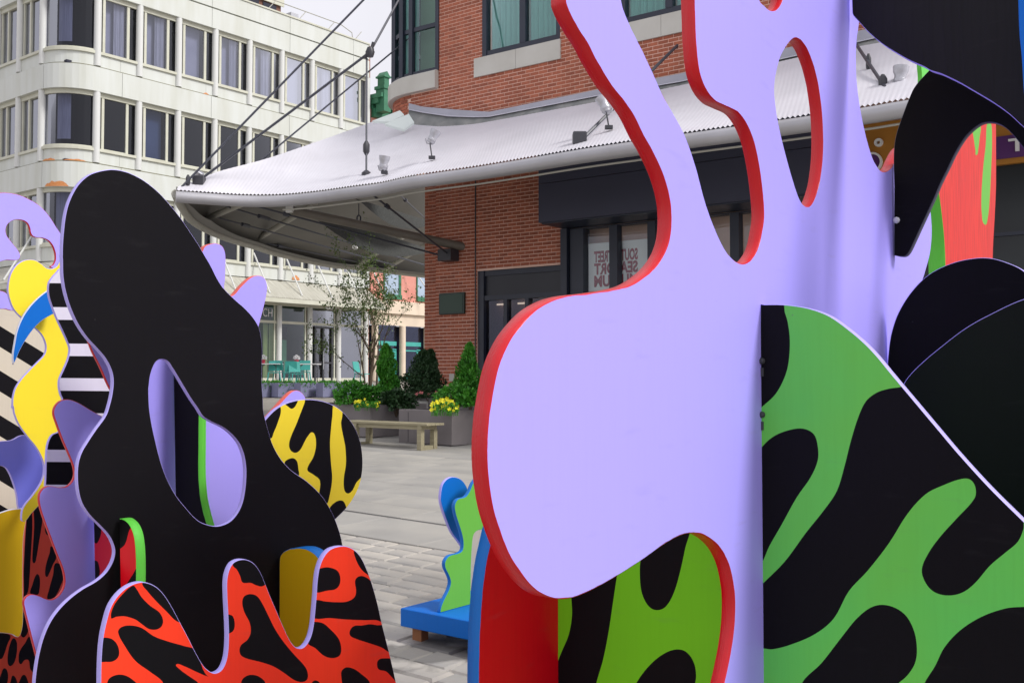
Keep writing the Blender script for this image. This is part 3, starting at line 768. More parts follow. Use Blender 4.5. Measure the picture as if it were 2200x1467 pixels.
def bpx(c):
    p = W0 + WD * ((c[0] + c[1]) / 2); return (1100 + FPX * p.x / p.y, 812 - FPX * (c[2] - HCAM) / p.y, p.y)
pick = []
for c in cand:
    if abs((c[1] - c[0]) - (BLn - .014)) > .001 or c[3]: continue
    px, py, yd = bpx(c)
    if (1060 < px < 1215 and 385 < py < 560) or (1205 < px < 1330 and 60 < py < 195 - (px - 1290) * -.0 and px < 1215 + (py) * .45): pick.append((yd, c))
pick.sort(key=lambda a: a[0]); pick = [c for _, c in pick[:290]]; ps = set(pick)
for c in pick:
    o = bpy.data.objects.new('brick', full); COL.objects.link(o); o.parent = bb; o.location = (c[0], rb_.uniform(-.0015, .0005), c[2] - gb)
mb = MB()
for c in cand:
    if c in ps: continue
    j = rb_.uniform(-.002, .001); mb.box(c[0], c[1], c[3] + .008 + j, c[3] + .0135, c[2], c[2] + CO - .017)
mb.build('brickwork', BRICK, bb, z0=gb, kind='stuff')
MB().box(-.5, sD0 - .02, -.05, .3, gb - .2, gb + .7).build('plinth', LIME, bb, z0=gb)
# windows upstairs
for (a, b) in WIN:
    m_ = (a - .22 + b + .02) / 2
    MB().box(a - .22, m_ - .004, -.03, .2, zSb + .0, zSt - .0).build('sill_stone', LIME, bb, z0=gb)
    MB().box(m_ + .004, b + .02, -.03, .2, zSb, zSt).build('sill_stone', LIME, bb, z0=gb)
    fr = MB().box(a, a + .12, .0, .16, zSt + .002, ztop).box(b - .1, b, .0, .16, zSt + .002, ztop).box(a + .12, b - .1, .02, .16, zSt + .002, zSt + .13).box((a + b) / 2 - .02, (a + b) / 2 + .14, .01, .15, zSt + .13, ztop)
    w_ = fr.build('window', NAVYD, bb, z0=gb)
    for (p, q_) in ((a + .12, (a + b) / 2 - .02), ((a + b) / 2 + .14, b - .1)):
        MB().box(p, q_, .08, .085, zSt + .13, ztop).build('pane', GLASST, w_, z0=gb)
        c = MB(); nn = 44; c.add([(p + (q_ - p) * i / nn, .22 + .03 * math.sin(i * 1.7 + math.sin(i)), z) for i in range(nn + 1) for z in (zSt, ztop)], [(2 * i, 2 * i + 2, 2 * i + 3, 2 * i + 1) for i in range(nn)], True)
        c.build('curtain', mat('pale_teal_sheer', srgb(150, 190, 190), .8), w_, z0=gb)
# rounded bay
RB = 1.35; bc = (-.8, RB)
def arcp(a, o): return (bc[0] - (RB + o) * math.sin(a), bc[1] - (RB + o) * math.cos(a))
NA = 14
path = [(lambda o, x=x: (x, -o)) for x in (sx(939.5), -.8)][0:2] + [(lambda o, a=a: arcp(a, o)) for a in [math.pi * .62 * i / NA for i in range(1, NA + 1)]]
zb0, zb1 = zz(939.5, 190), zz(939.5, 151)
MB().sweep(path, [(-.2, zb0), (.12, zb0), (.12, zb1 - .04), (.07, zb1), (-.2, zb1)]).build('bay_sill', LIME, bb, z0=gb)
mbb = MB()
MB().sweep(path, [(-.3, 7.0), (-.02, 7.0), (-.02, zb0), (-.3, zb0)]).build('bay_core', MORTAR, bb, z0=gb)
r_ = 0; z = 7.3
while z < zb0 - .03:
    a = (.09 if r_ % 2 else 0)
    while a < math.pi * .6:
        a2 = a + .165
        pts = [arcp(a + .005, -.02), arcp(a2 - .005, -.02), arcp(a2 - .005, .0), arcp(a + .005, .0)]
        mbb.add([(p[0], p[1], zz_) for zz_ in (z, z + CO - .014) for p in pts], [(3, 2, 6, 7), (4, 5, 6, 7), (0, 3, 7, 4), (1, 5, 6, 2), (0, 1, 2, 3)]); a = a2
    z += CO; r_ += 1
mbb.build('bay_brickwork', BRICK, bb, z0=gb, kind='stuff')
bw = MB()
for a in (.25, .62, 1.25, 1.6, 1.9):
    p = arcp(a, -.02); bw.add([(p[0] + dx, p[1] + dy, z) for z in (zb1, ztop) for dx, dy in ((-.06, -.06), (.06, -.06), (.06, .06), (-.06, .06))], [(0, 1, 5, 4), (1, 2, 6, 5), (2, 3, 7, 6), (3, 0, 4, 7)])
bw.box(sx(941) - .1, sx(941), -.02, .1, zb1, ztop).box(-.86, -.74, -.02, .1, zb1, ztop)
bw.sweep(path, [(-.1, zb1), (-.0, zb1), (-.0, zb1 + .09), (-.1, zb1 + .09)]); bw.sweep(path, [(-.1, 10.05), (-.02, 10.05), (-.02, 10.15), (-.1, 10.15)])
bwo = bw.build('bay_window', NAVYD, bb, z0=gb)
MB().sweep(path, [(-.06, zb1), (-.06, ztop)], False).build('pane', GLASST, bwo, z0=gb)
c = MB(); nn = 60
c.add([(*arcp(1.7 * i / nn, -.3 + .03 * math.sin(i * 1.8)), z) for i in range(nn + 1) for z in (zb1, ztop)], [(2 * i, 2 * i + 2, 2 * i + 3, 2 * i + 1) for i in range(nn)], True)
c.build('curtain', mat('pale_teal_sheer', (0, 0, 0, 1)), bwo, z0=gb)
MB().box(-.8, .3, .35, .4, zb1, ztop).build('bay_interior', PALEROOM, bb, z0=gb)
# entrance in the brick wall
zT = zz(1024, 640)
er = MB().box(sD0, sD0 + .16, .05, .3, gb, zD).box(sD0 + .16, sD1, .08, .3, zD - .12, zD).box(sD0, sD1, .07, .3, zT - .06, zT + .05)
for f in (.3, .55, .8): er.box(sD0 + (sD1 - sD0) * f, sD0 + (sD1 - sD0) * f + .1, .07, .25, gb, zT - .06)
eo = er.build('entrance', NAVYD, bb, z0=gb)
MB().box(sD0 + .16, sD1, .12, .16, zT + .05, zD - .12).build('transom_panel', mat('charcoal_panel', srgb(34, 36, 46), .4, .2, 1), eo, z0=gb)
MB().box(sD0 + .16, sD1, .15, .155, gb, zT - .06).build('pane', GLASSD, eo, z0=gb)
warm = bpy.data.materials.new('warm_strip_light'); warm.use_nodes = True
pb = warm.node_tree.nodes['Principled BSDF']; pb.inputs['Emission Color'].default_value = (1, .72, .35, 1); pb.inputs['Emission Strength'].default_value = 3.0; pb.inputs['Base Color'].default_value = (.6, .5, .3, 1)
for f in (.13, .38, .62, .86): MB().box(sD0 + (sD1 - sD0) * f, sD0 + (sD1 - sD0) * (f + .13), .35, .37, zT - .16, zT - .12).build('strip_light', warm, eo, z0=gb)
MB().box(sD0, 16, 2.5, 2.6, gb, 7).build('lobby', DARKROOM, bb, z0=gb)
for i, f in enumerate((.3, .55)): MB().box(sD0 + (sD1 - sD0) * f - .06, sD0 + (sD1 - sD0) * f - .03, .03, .06, gb + .9, gb + 1.6).build('door_handle', LAMPM, eo, z0=gb)
# navy box awning
AO = .9
sA0 = wl(1157, 420, AO)[0]; zA0, zA1 = wl(1206, 473, AO)[1], wl(1158, 360, AO)[1]
sAe = sx(1205)
aw = MB().box(sA0, 9.6, -AO, .1, zA0, zA0 + (zA1 - zA0) * .7 - .006).box(sA0 + .0, 9.6, -AO, .1, zA0 + (zA1 - zA0) * .7 + .006, zA1 + .8).build('awning_box', NAVY, bb, z0=gb)
MB().box(sA0 + .05, 9.5, -AO + .05, .0, zA0 - .03, zA0 - .002).build('awning_soffit', NAVYD, bb, z0=gb)
# shop windows under the awning
sW = sx(1212)
zG = wl(1257, 491)[1]
mx_ = [(wl(1313, 560)[0], wl(1330, 560)[0]), (wl(1395, 560)[0], wl(1412, 560)[0])]
stp = mx_[1][0] - mx_[0][0]
while mx_[-1][1] < 9.0: mx_.append((mx_[-1][0] + stp, mx_[-1][1] + stp))
sf = MB().box(sW, sW + .16, -.14, .2, gb, zA0 - .04).box(sW + .16, 9.6, -.02, .2, zG, zA0 - .04).box(sW + .19, wl(1256, 560)[0], -.06, .2, gb, zG)
for (p, q_) in mx_: sf.box(p, q_, -.08, .12, gb + .6, zG)
sf.box(wl(1256, 560)[0], 9.6, -.05, .2, gb, gb + .6)
so = sf.build('shop_front', NAVYD, bb, z0=gb)
MB().box(sW + .36, 9.6, .04, .045, gb + .6, zG).build('pane', GLASSP, so, z0=gb)
# far right part below the sign
MB().box(9.6, 15, -.25, .2, gb - .3, 5.3).build('service_front', mat('black_green_panel', srgb(22, 30, 34), .3, .6, 1.2, base2=srgb(14, 18, 22)), bb, z0=gb)
MB().box(9.6, 15, -.29, -.25, 4.0, 4.06).box(9.6, 15, -.29, -.25, 3.1, 3.14).build('service_rail', NAVYD, bb, z0=gb)
# poster seen from behind the glass, lettering reversed
pA = wl(1257, 600); xA = wl(1256, 560)[0]; xB = wl(1392, 560)[0]
zP0, zP1 = wl(1300, 620)[1], wl(1257, 522)[1]
po = MB().box(xA, xB - .05, .16, .175, zP0 - .02, zP1).build('poster', mat('poster_paper', (.85, .88, .87, 1), .7), so, z0=gb)
xl, xr = xA + .14, xB - .32; hh = (zP1 - zP0)
for i, tx in enumerate(('SOUTH STREET', 'SEAPORT', 'MUSEUM')):
    zt = zP1 - hh * (.18 + .27 * (i + 1)) + .02
    text_mesh('poster_lettering', tx, SIGNR, po, Matrix.Translation((xr, .158, zt - gb)) @ Matrix.Scale(-1, 4, (1, 0, 0)) @ RX, xr - xl, hh * .235, .001, .02) if False else None
def ploc(tx, i):
    zt = zP1 - hh * (.17 + .26 * (i + 1)) + .01
    M_ = Matrix(((-1, 0, 0, xr), (0, 0, 1, .155), (0, 1, 0, zt - gb), (0, 0, 0, 1)))
    text_mesh('poster_lettering', tx, SIGNR, so, M_, xr - xl, hh * .25, .0008, .04)
for i, tx in enumerate(('SOUTH STREET', 'SEAPORT', 'MUSEUM')): ploc(tx, i)
# plaque and pipe bracket on the pier
q0 = wl(946, 674); q1 = wl(1000, 627)
pq = MB().box(q0[0], q1[0], -.05, -.002, q0[1] - .02, q1[1], .01).build('plaque', DKGREEN, bb, z0=gb)
MB().box(q0[0] + .05, q1[0] - .05, -.056, -.0505, q0[1] + .03, q1[1] - .05, 0).build('plaque_face', mat('plaque_face_green', srgb(26, 58, 40), .35), pq, z0=gb)
b0 = wl(958, 563); b1 = wl(986, 536)
MB().box(b0[0], b1[0], -.3, -.002, b0[1], b1[1]).build('strut_bracket', DGREY, bb, z0=gb)
MB().box(sx(1021) - .012, sx(1021) + .012, -.008, .01, gb + .7, 7.0).build('control_joint', DGREY, bb, z0=gb)
# small grey hatch low on the wall
h0 = wl(966, 818); h1 = wl(975, 802); MB().box(h0[0], h1[0] + .02, -.02, -.002, h0[1], h1[1]).build('hatch', LIME, bb, z0=gb)
# flashing above the canopy
fl1 = [(841, 241.5), (870.5, 221), (907, 229), (962.5, 234), (1018, 238), (1051, 241)]
ft = [(878, 221.5), (907, 229), (962.5, 234), (1018, 238), (1051, 240), (1290, 191), (1461, 158), (1845, 66), (2300, -40)]
fb = [(878, 236), (907, 242), (962.5, 250), (1018, 252), (1051, 251), (1290, 205), (1461, 176), (1845, 90), (2300, -12)]
fc = [(878, 268), (907, 274), (962.5, 277), (1018, 272), (1051, 266), (1290, 223), (1461, 189), (1845, 107), (2300, 8)]
def strip(name, A, B, o0, o1, m):
    mb = MB(); vs_ = []; n_ = len(A)
    for (a, b) in zip(A, B):
        sa, za_ = wl(a[0], a[1], o0); sb, zb_ = wl(b[0], b[1], o1)
        vs_ += [(sa, -o0, za_), (sb, -o1, zb_)]
    mb.add(vs_, [(2 * i, 2 * i + 1, 2 * i + 3, 2 * i + 2) for i in range(n_ - 1)])
    vs2 = [(x, y + .05, z) for x, y, z in vs_]
    return mb.build(name, m, bb, z0=gb)
strip('flashing', ft, fb, .06, .10, FLASH); strip('flashing_drip', [(a, b - 2) for a, b in fb], fb, .10, .16, mat('flashing_light', srgb(200, 200, 212), .4))
strip('bird_netting', fb, fc, .10, .26, mat('grey_netting', srgb(108, 112, 112), .7, .9, 3, .4, 12, base2=srgb(150, 150, 148)))
# gold and purple signboard
k0 = 0.35
sb0 = wl(1848, 270, k0)[0]; sb1 = 15.0; zs1 = wl(1857, 268, k0)[1]; zs0 = wl(2145, 354, k0)[1]
sg = root('signboard', (*(W0 + WD * (sb0 + 2) - WA * k0), zs0), WD, 'ochre signboard with purple band and white lettering under the canopy eave', 'sign')
MB().box(-2, sb1 - sb0 - 2, 0, .12, zs0, zs1).build('board', GOLD, sg, z0=zs0)
pu0 = wl(2140, 343, k0); pu1 = wl(2140, 295, k0)
MB().box(pu0[0] - sb0 - 2 - .9, sb1 - sb0 - 2.1, -.03, -.002, pu0[1], pu1[1]).build('band', PURP, sg, z0=zs0)
tl = wl(2168, 328, k0); tt = wl(2168, 303, k0)
text_mesh('lettering', 'T', WHITE, sg, Matrix.Translation((tl[0] - sb0 - 2, -.035, tl[1] - zs0)) @ RX, .26, tt[1] - tl[1] + .02, .03, .02)
c0 = wl(1889, 307, k0)
def disc(name, cx, cz, r0, r1, y0, y1, m, n=28):
    mb = MB(); vs_ = []; fs_ = []
    for i in range(n):
        a = 2 * math.pi * i / n
        for r in (r0, r1):
            for yy in (y0, y1): vs_.append((cx + r * math.cos(a), yy, cz + r * math.sin(a)))
    for i in range(n):
        j = (i + 1) % n
        for p, q_ in ((0, 2), (2, 3), (3, 1), (1, 0)): fs_.append((4 * i + p, 4 * i + q_, 4 * j + q_, 4 * j + p))
    mb.add(vs_, fs_); return mb.build(name, m, sg, z0=zs0)
disc('ring', c0[0] - sb0 - 2, c0[1], .03, .072, -.06, -.002, WHITE)
c1 = wl(1874, 350, k0)
disc('emblem_ring', c1[0] - sb0 - 2, c1[1], .145, .18, -.06, -.002, WHITE); disc('emblem', c1[0] - sb0 - 2, c1[1], .0, .145, -.03, -.002, PURP)
# ================================================================ canopy over the pavement
ZC = 5.5
EP = [(378, 414), (410, 416), (440, 418), (520, 423), (600, 423), (680, 416), (760, 405), (820, 397), (880, 384), (950, 373.5), (1024, 363), (1127, 346), (1250, 325), (1365, 308), (1466, 293), (1679, 263), (1859, 236), (1953, 220), (2300, 165)]
TP = [(383, 406, 21.2), (425, 393, 21.6), (470, 374, 22), (570, 347, 23), (680, 310, 24), (780, 274, 25), (841, 251, 25.6), (889, 273, 0), (940, 277, 0), (1008, 273, 0), (1055, 266, 0), (1160, 247, 0), (1297, 222, 0), (1423, 198, 0), (1560, 168, 0), (1712, 131, 0), (1894, 98, 0), (2000, 76, 0), (2400, -10, 0)]
def wallp(px, py, off=.26):
    s, z = wl(px, py, off); p = W0 + WD * s - WA * off; return Vector((p.x, p.y, z))
E3 = [PZ(x, y, ZC) for x, y in EP]
T3 = [P(x, y, Y) if Y else wallp(x, y) for x, y, Y in TP]
def cr(pts, i, t):
    n = len(pts); p0, p1, p2, p3 = pts[max(i - 1, 0)], pts[i], pts[min(i + 1, n - 1)], pts[min(i + 2, n - 1)]
    return .5 * ((2 * p1) + (-p0 + p2) * t + (2 * p0 - 5 * p1 + 4 * p2 - p3) * t * t + (-p0 + 3 * p1 - 3 * p2 + p3) * t ** 3)
def lerp(pts, i, t): return pts[i].lerp(pts[min(i + 1, len(pts) - 1)], t)
cp = root('roof_canopy', (E3[7].x, E3[7].y, ZC), (1, 0), 'pale corrugated metal canopy with round gutter pipe wrapping the corner of the brick building', 'canopy')
CO3 = Vector((E3[7].x, E3[7].y, ZC))
class MBC(MB):
    def build(s, name, mats, parent=None, **kw):
        s.v = [tuple(Vector(p) - CO3) for p in s.v]
        return MB.build(s, name, mats, parent, **kw)
# resample along arc length so that the corrugations keep their pitch
samp = []
for i in range(len(E3) - 1):
    for k in range(40): samp.append((i, k / 40))
Ev = [cr(E3, i, t) for i, t in samp] + [E3[-1]]; Tv = [lerp(T3, i, t) if 5 <= i <= 7 else cr(T3, i, t) for i, t in samp] + [T3[-1]]
al = [0]
for i in range(1, len(Ev)): al.append(al[-1] + (Ev[i] - Ev[i - 1]).length)
pitch = .078; ncol = int(al[-1] / pitch * 4); rowsN = 7
mb = MBC(); idx = 0; grid = []
for c in range(ncol + 1):
    a = al[-1] * c / ncol
    while idx < len(al) - 2 and al[idx + 1] < a: idx += 1
    t = (a - al[idx]) / max(1e-6, al[idx + 1] - al[idx])
    e = Ev[idx].lerp(Ev[idx + 1], t); tp = Tv[idx].lerp(Tv[idx + 1], t)
    wv0 = (0, 1, 0, -1)[c % 4]
    colv = []
    for r in range(rowsN + 1):
        f = (0, .012, .15, .32, .5, .66, .83, 1)[r]; p = e.lerp(tp, f); sag = -.12 * math.sin(math.pi * f) * min(1, (tp - e).length / 4)
        colv.append(p + Vector((0, 0, wv0 * (.017 if r == 0 else .002) + sag + .06)))
    grid.append(colv)
b = []
for cl in grid: b += cl
R1 = rowsN + 1
mb.add(b, [(c * R1 + r, (c + 1) * R1 + r, (c + 1) * R1 + r + 1, c * R1 + r + 1) for c in range(ncol) for r in range(rowsN)], True)
mb.build('roof_sheet', ROOFM, cp)
# seams running up the slope and round bolts are too small; the gutter pipe along the eave
pipe = [Ev[i] + Vector((0, 0, -.085)) for i in range(0, len(Ev), 8)]
MBC().tube(pipe, .12, 16).build('gutter_pipe', ALU, cp)
lip = [Ev[i] + Vector((0, 0, -.0)) + Vector((.03, .05, 0)) for i in range(0, len(Ev), 8)]
MBC().tube([p + Vector((WA.x, WA.y, 0)) * .10 + Vector((0, 0, -.17)) for p in pipe[20:]], .018, 6).build('eave_trim', STEELW, cp)
# far edge of the underside
FP_ = [(378, 416, 21.1), (392, 445, 21.9), (420, 478, 23.4), (480, 508, 26.2), (545, 528, 29.0), (600, 545, 31.3), (700, 567, 34.0), (763, 574, 35.4), (840, 583, 36.6), (920, 592, 37.8), (990, 600, 38.6)]
F3_ = [P(*p) for p in FP_]
# the ridge the underside rises to
HP = [(378, 416, 21.1), (425, 400, 21.6), (470, 392, 22.2), (560, 380, 23.2), (640, 372, 24), (720, 365, 25), (800, 360, 26), (860, 352, 28), (900, 350, 30), (960, 350, 33), (1040, 345, 36)]
H3 = [P(*p) for p in HP]
fs = [(i, k / 8) for i in range(len(F3_) - 1) for k in range(8)]
Fv = [cr(F3_, i, t) for i, t in fs] + [F3_[-1]]; Hv = [cr(H3, i, t) for i, t in fs] + [H3[-1]]
mb = MBC(); vs_ = []
for f, h in zip(Fv, Hv): vs_ += [f, f.lerp(h, .5) + Vector((0, 0, .1)), h]
mb.add(vs_, [(3 * i + r, 3 * i + r + 1, 3 * i + r + 4, 3 * i + r + 3) for i in range(len(Fv) - 1) for r in range(2)], True)
mb.add([v + Vector((0, 0, .05)) for v in vs_], [(3 * i + r, 3 * i + r + 3, 3 * i + r + 4, 3 * i + r + 1) for i in range(len(Fv) - 1) for r in range(2)], True)
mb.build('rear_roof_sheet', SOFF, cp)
MBC().tube(Fv, .10, 10).tube([v + Vector((0, 0, -.0)) for v in Hv], .08, 8).build('rear_eave_pipe', STEELW, cp)
# flat band under the far edge
mb = MBC(); vs_ = []
for f, h in zip(Fv, Hv): d_ = (h - f); d_.z = 0; d_ = d_.normalized() * min(.9, (h - f).length * .5); vs_ += [f, f + d_ + Vector((0, 0, -.02))]
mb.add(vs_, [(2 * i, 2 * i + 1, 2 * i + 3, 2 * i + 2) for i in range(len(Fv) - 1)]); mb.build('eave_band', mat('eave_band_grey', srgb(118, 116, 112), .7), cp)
for (a, b2) in (((432, 474, 23.9), (524, 436, 22.6)), ((548, 516, 29.0), (676, 438, 24.4)), ((764, 572, 35.2), (866, 508, 29)), ((824, 580, 36.2), (921, 522, 30.5))):
    p, q_ = P(*a), P(*b2); MBC().tube([p, q_], .075, 8).build('rafter', STEELW, cp)
for (a, b2, r) in (((628, 452, 22.2), (1002, 531, 23.6), .10),):
    MBC().tube([P(*a), P(*b2)], r, 12).build('strut', mat('dull_strut', srgb(120, 114, 104), .5, .4, 3), cp)
MBC().tube([P(1000, 530.6, 23.6), P(1007, 532, 23.62)], .15, 12).build('strut_cap', DGREY, cp)
MBC().tube([P(612, 430, 21.8), P(628, 452, 22.1)], .05, 6).box(*(lambda p: (p.x - .05, p.x + .09, p.y - .1, p.y, p.z - .16, p.z + .16))(P(621, 441, 21.9))).build('hanger_plate', WCOL, cp)
tens = [((435, 428, 22), (1000, 595, 34)), ((440, 460, 24), (850, 570, 33)), ((540, 440, 22.3), (972, 555, 23.7)), ((800, 418, 20.8), (975, 555, 23.7)), ((860, 420, 26), (920, 475, 30)), ((545, 517, 29), (830, 575, 36))]
for i, (a, b2) in enumerate(tens):
    p, q_ = P(*a), P(*b2); m_ = p.lerp(q_, .15)
    MBC().tube([p, q_], .022, 6).tube([m_, p.lerp(q_, .18)], .05, 8).build('tension_rod', CABLE, cp)
# curtain like bird net hanging under the roof
nv = []
for k in range(21):
    t = k / 20; a = P(640, 445, 23.4).lerp(P(925, 535, 29), t); s_ = math.sin(math.pi * t)
    nv += [a, a + Vector((.1, .1, -.55 * s_ - .03))]
MBC().add(nv, [(2 * i, 2 * i + 2, 2 * i + 3, 2 * i + 1) for i in range(20)]).build('netting', mat('dark_netting', srgb(52, 54, 52), .9, .7, 30, base2=srgb(84, 86, 84)), cp)
nv = []
for k in range(21):
    t = k / 20; a = P(760, 425, 24.4).lerp(P(925, 475, 28), t); s_ = math.sin(math.pi * t)
    nv += [a, a + Vector((.1, .1, -.4 * s_ - .03))]
MBC().add(nv, [(2 * i, 2 * i + 2, 2 * i + 3, 2 * i + 1) for i in range(20)]).build('netting', MATS['dark_netting'], cp)
p_ = P(771, 437, 25); MBC().tube([p_, P(771, 462, 25)], .012, 5).tube([P(771 + 4 * math.cos(a), 469 + 7 * math.sin(a), 25) for a in [math.pi * 2 * i / 12 for i in range(13)]], .02, 6).build('lifting_ring', CABLE, cp)
p_ = P(763, 525, 29); MBC().box(p_.x - .07, p_.x + .07, p_.y - .07, p_.y + .07, p_.z - .14, p_.z + .14, .03).build('under_canopy_lamp', WHITE, cp)
# stay cables and their fittings
def cable(pts, r=.022): 
    return MBC().tube(pts, r, 6).build('stay_cable', CABLE, cp)
cable([P(384, 408, 21.2), P(781, 0, 22.6), P(900, -122, 23.0)], .026)
hub = P(795, 112, 21.6)
cable([hub, P(850, 12, 22.2), P(900, -80, 22.6)], .024); cable([hub, P(430, 386, 21.6)], .028); cable([P(788, 125, 21.6), P(787, 378, 21.2)], .022)
cable([P(850, 106, 24.8), P(552, 352, 23.1), ]); cable([P(850, 106, 24.8), P(905, 60, 25.2)], .018)
cable([P(1253, 297, 18.0), P(1465, 88, 20.4), P(1560, -6, 21.5)], .03)
cable([P(1841, 98, 17.4), P(1903, 190, 15.3)], .03); cable([P(1841, 98, 17.4), P(1790, 20, 18.5)], .03)
MB().lathe([(0, -.2), (.12, -.17), (.17, 0), (.1, .17), (0, .2)], 0, 0, 10).tube([(-.2, 0, -.2), (.1, 0, .15)], .07, 8).tube([(.05, 0, .1), (.12, 0, .35)], .06, 8).build('cable_hub', DGREY, cp).location = hub - CO3
[c for c in cp.children if c.name.startswith('cable_hub')][0].scale = (.6,) * 3
for (a, r0, ln) in ((P(787, 318, 21.3), .07, .3), (P(787, 376, 21.2), .10, .2), (P(1897, 181, 15.5), .07, .3), (P(1866, 135, 16.6), .045, .3), (P(404, 388, 21.3), .05, .25)):
    mb = MBC(); mb.tube([a + Vector((0, 0, -ln / 2)), a + Vector((0, 0, -ln / 4)), a + Vector((0, 0, ln / 4)), a + Vector((0, 0, ln / 2))], 0, 8, rr=[r0 * .4, r0, r0, r0 * .4]); mb.build('turnbuckle', DGREY, cp)
for a, sz in ((P(428, 389, 21.5), .11), (P(1245, 299, 17.9), .12)):
    MBC().box(a.x - sz, a.x + sz, a.y - sz, a.y + sz, a.z - sz, a.z + sz, .02).build('anchor_block', DGREY, cp)
# skylight flaps
for quad in (((800.5, 264.5), (859.5, 242.5), (868.5, 251.5), (839, 266.5)), ((827, 271), (878.5, 249.8), (890, 267.5), (868, 283))):
    a = [P(x, y, 23.6) + Vector((0, 0, 0)) for x, y in quad]; up = Vector((0, -.03, .05))
    MBC().add(a + [p + up for p in a], [(0, 3, 2, 1), (4, 5, 6, 7), (0, 1, 5, 4), (1, 2, 6, 5), (2, 3, 7, 6), (3, 0, 4, 7)]).build('rooflight', mat('frosted_sheet', srgb(226, 236, 232), .3), cp)
# floodlights standing on the canopy
def flood(px, py, Y, tilt, arm, label, sc_=1., rz=0):
    base = P(px, py, Y)
    o = root('floodlight', base, (math.cos(rz), math.sin(rz)), label, 'floodlight', 'floodlights standing on the canopy')
    mb = MB(); mb.box(-.08, .08, -.06, .06, -.05, .02); mb.tube([(0, 0, 0), (-.05, 0, arm)], .018, 6); mb.build('stand', DGREY, o)
    y_ = MB().tube([(-.16, 0, arm + .12), (-.13, 0, arm), (0, 0, arm - .03), (.06, 0, arm), (.08, 0, arm + .12)], .016, 6).build('yoke', LAMPM, o)
    h = MB(); pr = [(0, -.02), (.09, -.01), (.10, .05), (.11, .06), (.11, .10), (.10, .11), (.10, .17), (.13, .24), (.14, .33), (.135, .335), (.12, .3), (0, .29)]
    h.lathe(pr, 0, 0, 16); ho = h.build('lamp_head', LAMPM, o); ho.location = (-.04, 0, arm + .02); ho.rotation_euler = tilt
    MB().lathe([(0, .295), (.12, .3)], 0, 0, 16).build('lens', mat('lamp_lens', (.7, .7, .75, 1), .15), ho)
    o.scale = (sc_ * .82,) * 3
    return o
flood(928, 337, 20.6, (0, .45, 0), .34, 'floodlight on a long bent arm, middle of the canopy front slope', 1.0)
flood(826, 369, 20.6, (.1, .15, 0), .04, 'upright floodlight right of the vertical steel rod on the canopy', 1.0)
flood(1308, 272, 18.2, (-.2, -.35, 0), .30, 'floodlight on a tall arm left of the first lavender finger', 1.05)
flood(1937, 190, 15.4, (0, .12, 0), .04, 'floodlight with bright head beside the black arch shape', 1.05)
flood(423, 392, 21.8, (.3, .6, 0), .04, 'small floodlight at the pointed tip of the canopy', .8)

# ================================================================ planting and furniture
def leafmesh(name, m, n, fn, size, parent, rnd, asp=.5, z0=0):
    v = []; f = []
    for i in range(n):
        c, nrm = fn(rnd)
        a = Vector((rnd.gauss(0, 1), rnd.gauss(0, 1), rnd.gauss(0, 1))).normalized()
        if nrm is not None: a = (a * .8 + nrm).normalized()
        b = a.cross(Vector((rnd.gauss(0, 1), rnd.gauss(0, 1), rnd.gauss(0, 1)))).normalized()
        s_ = size * rnd.uniform(.6, 1.35); k = len(v)
        v += [c - a * s_ * .5, c + b * s_ * asp * .5 , c + a * s_ * .5, c - b * s_ * asp * .5]
        f.append((k, k + 1, k + 2, k + 3))
    me = bpy.data.meshes.new(name); me.from_pydata([tuple(x) for x in v], [], f); me.materials.append(m); me.update()
    o = bpy.data.objects.new(name, me); COL.objects.link(o); o.parent = parent
    return o
def blob(cx, cy, cz, rx, ry, rz, lump=.25, sd=0):
    def fn(r):
        while True:
            d = Vector((r.gauss(0, 1), r.gauss(0, 1), r.gauss(0, 1))).normalized()
            if d.z > -.5: break
        k = 1 + lump * noise.noise(d * 2.6 + Vector((sd, sd * 2, 0))) * 1.8
        q = r.uniform(.6, 1.0) ** .5
        return Vector((cx + d.x * rx * k * q, cy + d.y * ry * k * q, cz + d.z * rz * k * q)), d
    return fn
def conifer(base, h, rad, m, label, sd, lean=0):
    o = root('conifer_shrub', base, (1, 0), label, 'conifer', 'cone shaped conifers in the planters')
    r = random.Random(sd)
    def fn(r):
        t = r.random() ** 1.3; a = r.uniform(0, 2 * math.pi)
        k = (1 - t) ** .5 * rad * (1 + .8 * noise.noise(Vector((math.cos(a) * 1.5, math.sin(a) * 1.5, t * 5 + sd))))
        k *= .25 + .75 * r.random() ** .4 if t > .05 else 1
        return Vector((math.cos(a) * k + lean * t, math.sin(a) * k, .04 + t * h)), Vector((math.cos(a) * .5, math.sin(a) * .5, .9))
    leafmesh('foliage', m, int(5200 * h), fn, .075, o, r, .35)
    MB().tube([(0, 0, -.1), (lean * .9, 0, h * .85)], .03, 6).build('trunk', BARK, o)
    return o
def planter(p, d, lx, ly, h, name, label, cat, m, soil=True, th=.06, group=None, gap=.02):
    o = root(name, (p.x, p.y, p.z), d, label, cat, group)
    mb = MB(); z1 = h
    mb.box(0, lx, 0, th, gap, z1, .008).box(0, lx, ly - th, ly, gap, z1, .008).box(0, th, th + .001, ly - th - .001, gap, z1 - .001).box(lx - th, lx, th + .001, ly - th - .001, gap, z1 - .001)
    mb.box(.05, lx - .05, .05, ly - .05, gap - .02, gap + .04)
    mb.build('box', m, o)
    if soil: MB().box(th, lx - th, th, ly - th, .1, h - .06).build('soil', SOIL, o)
    return o
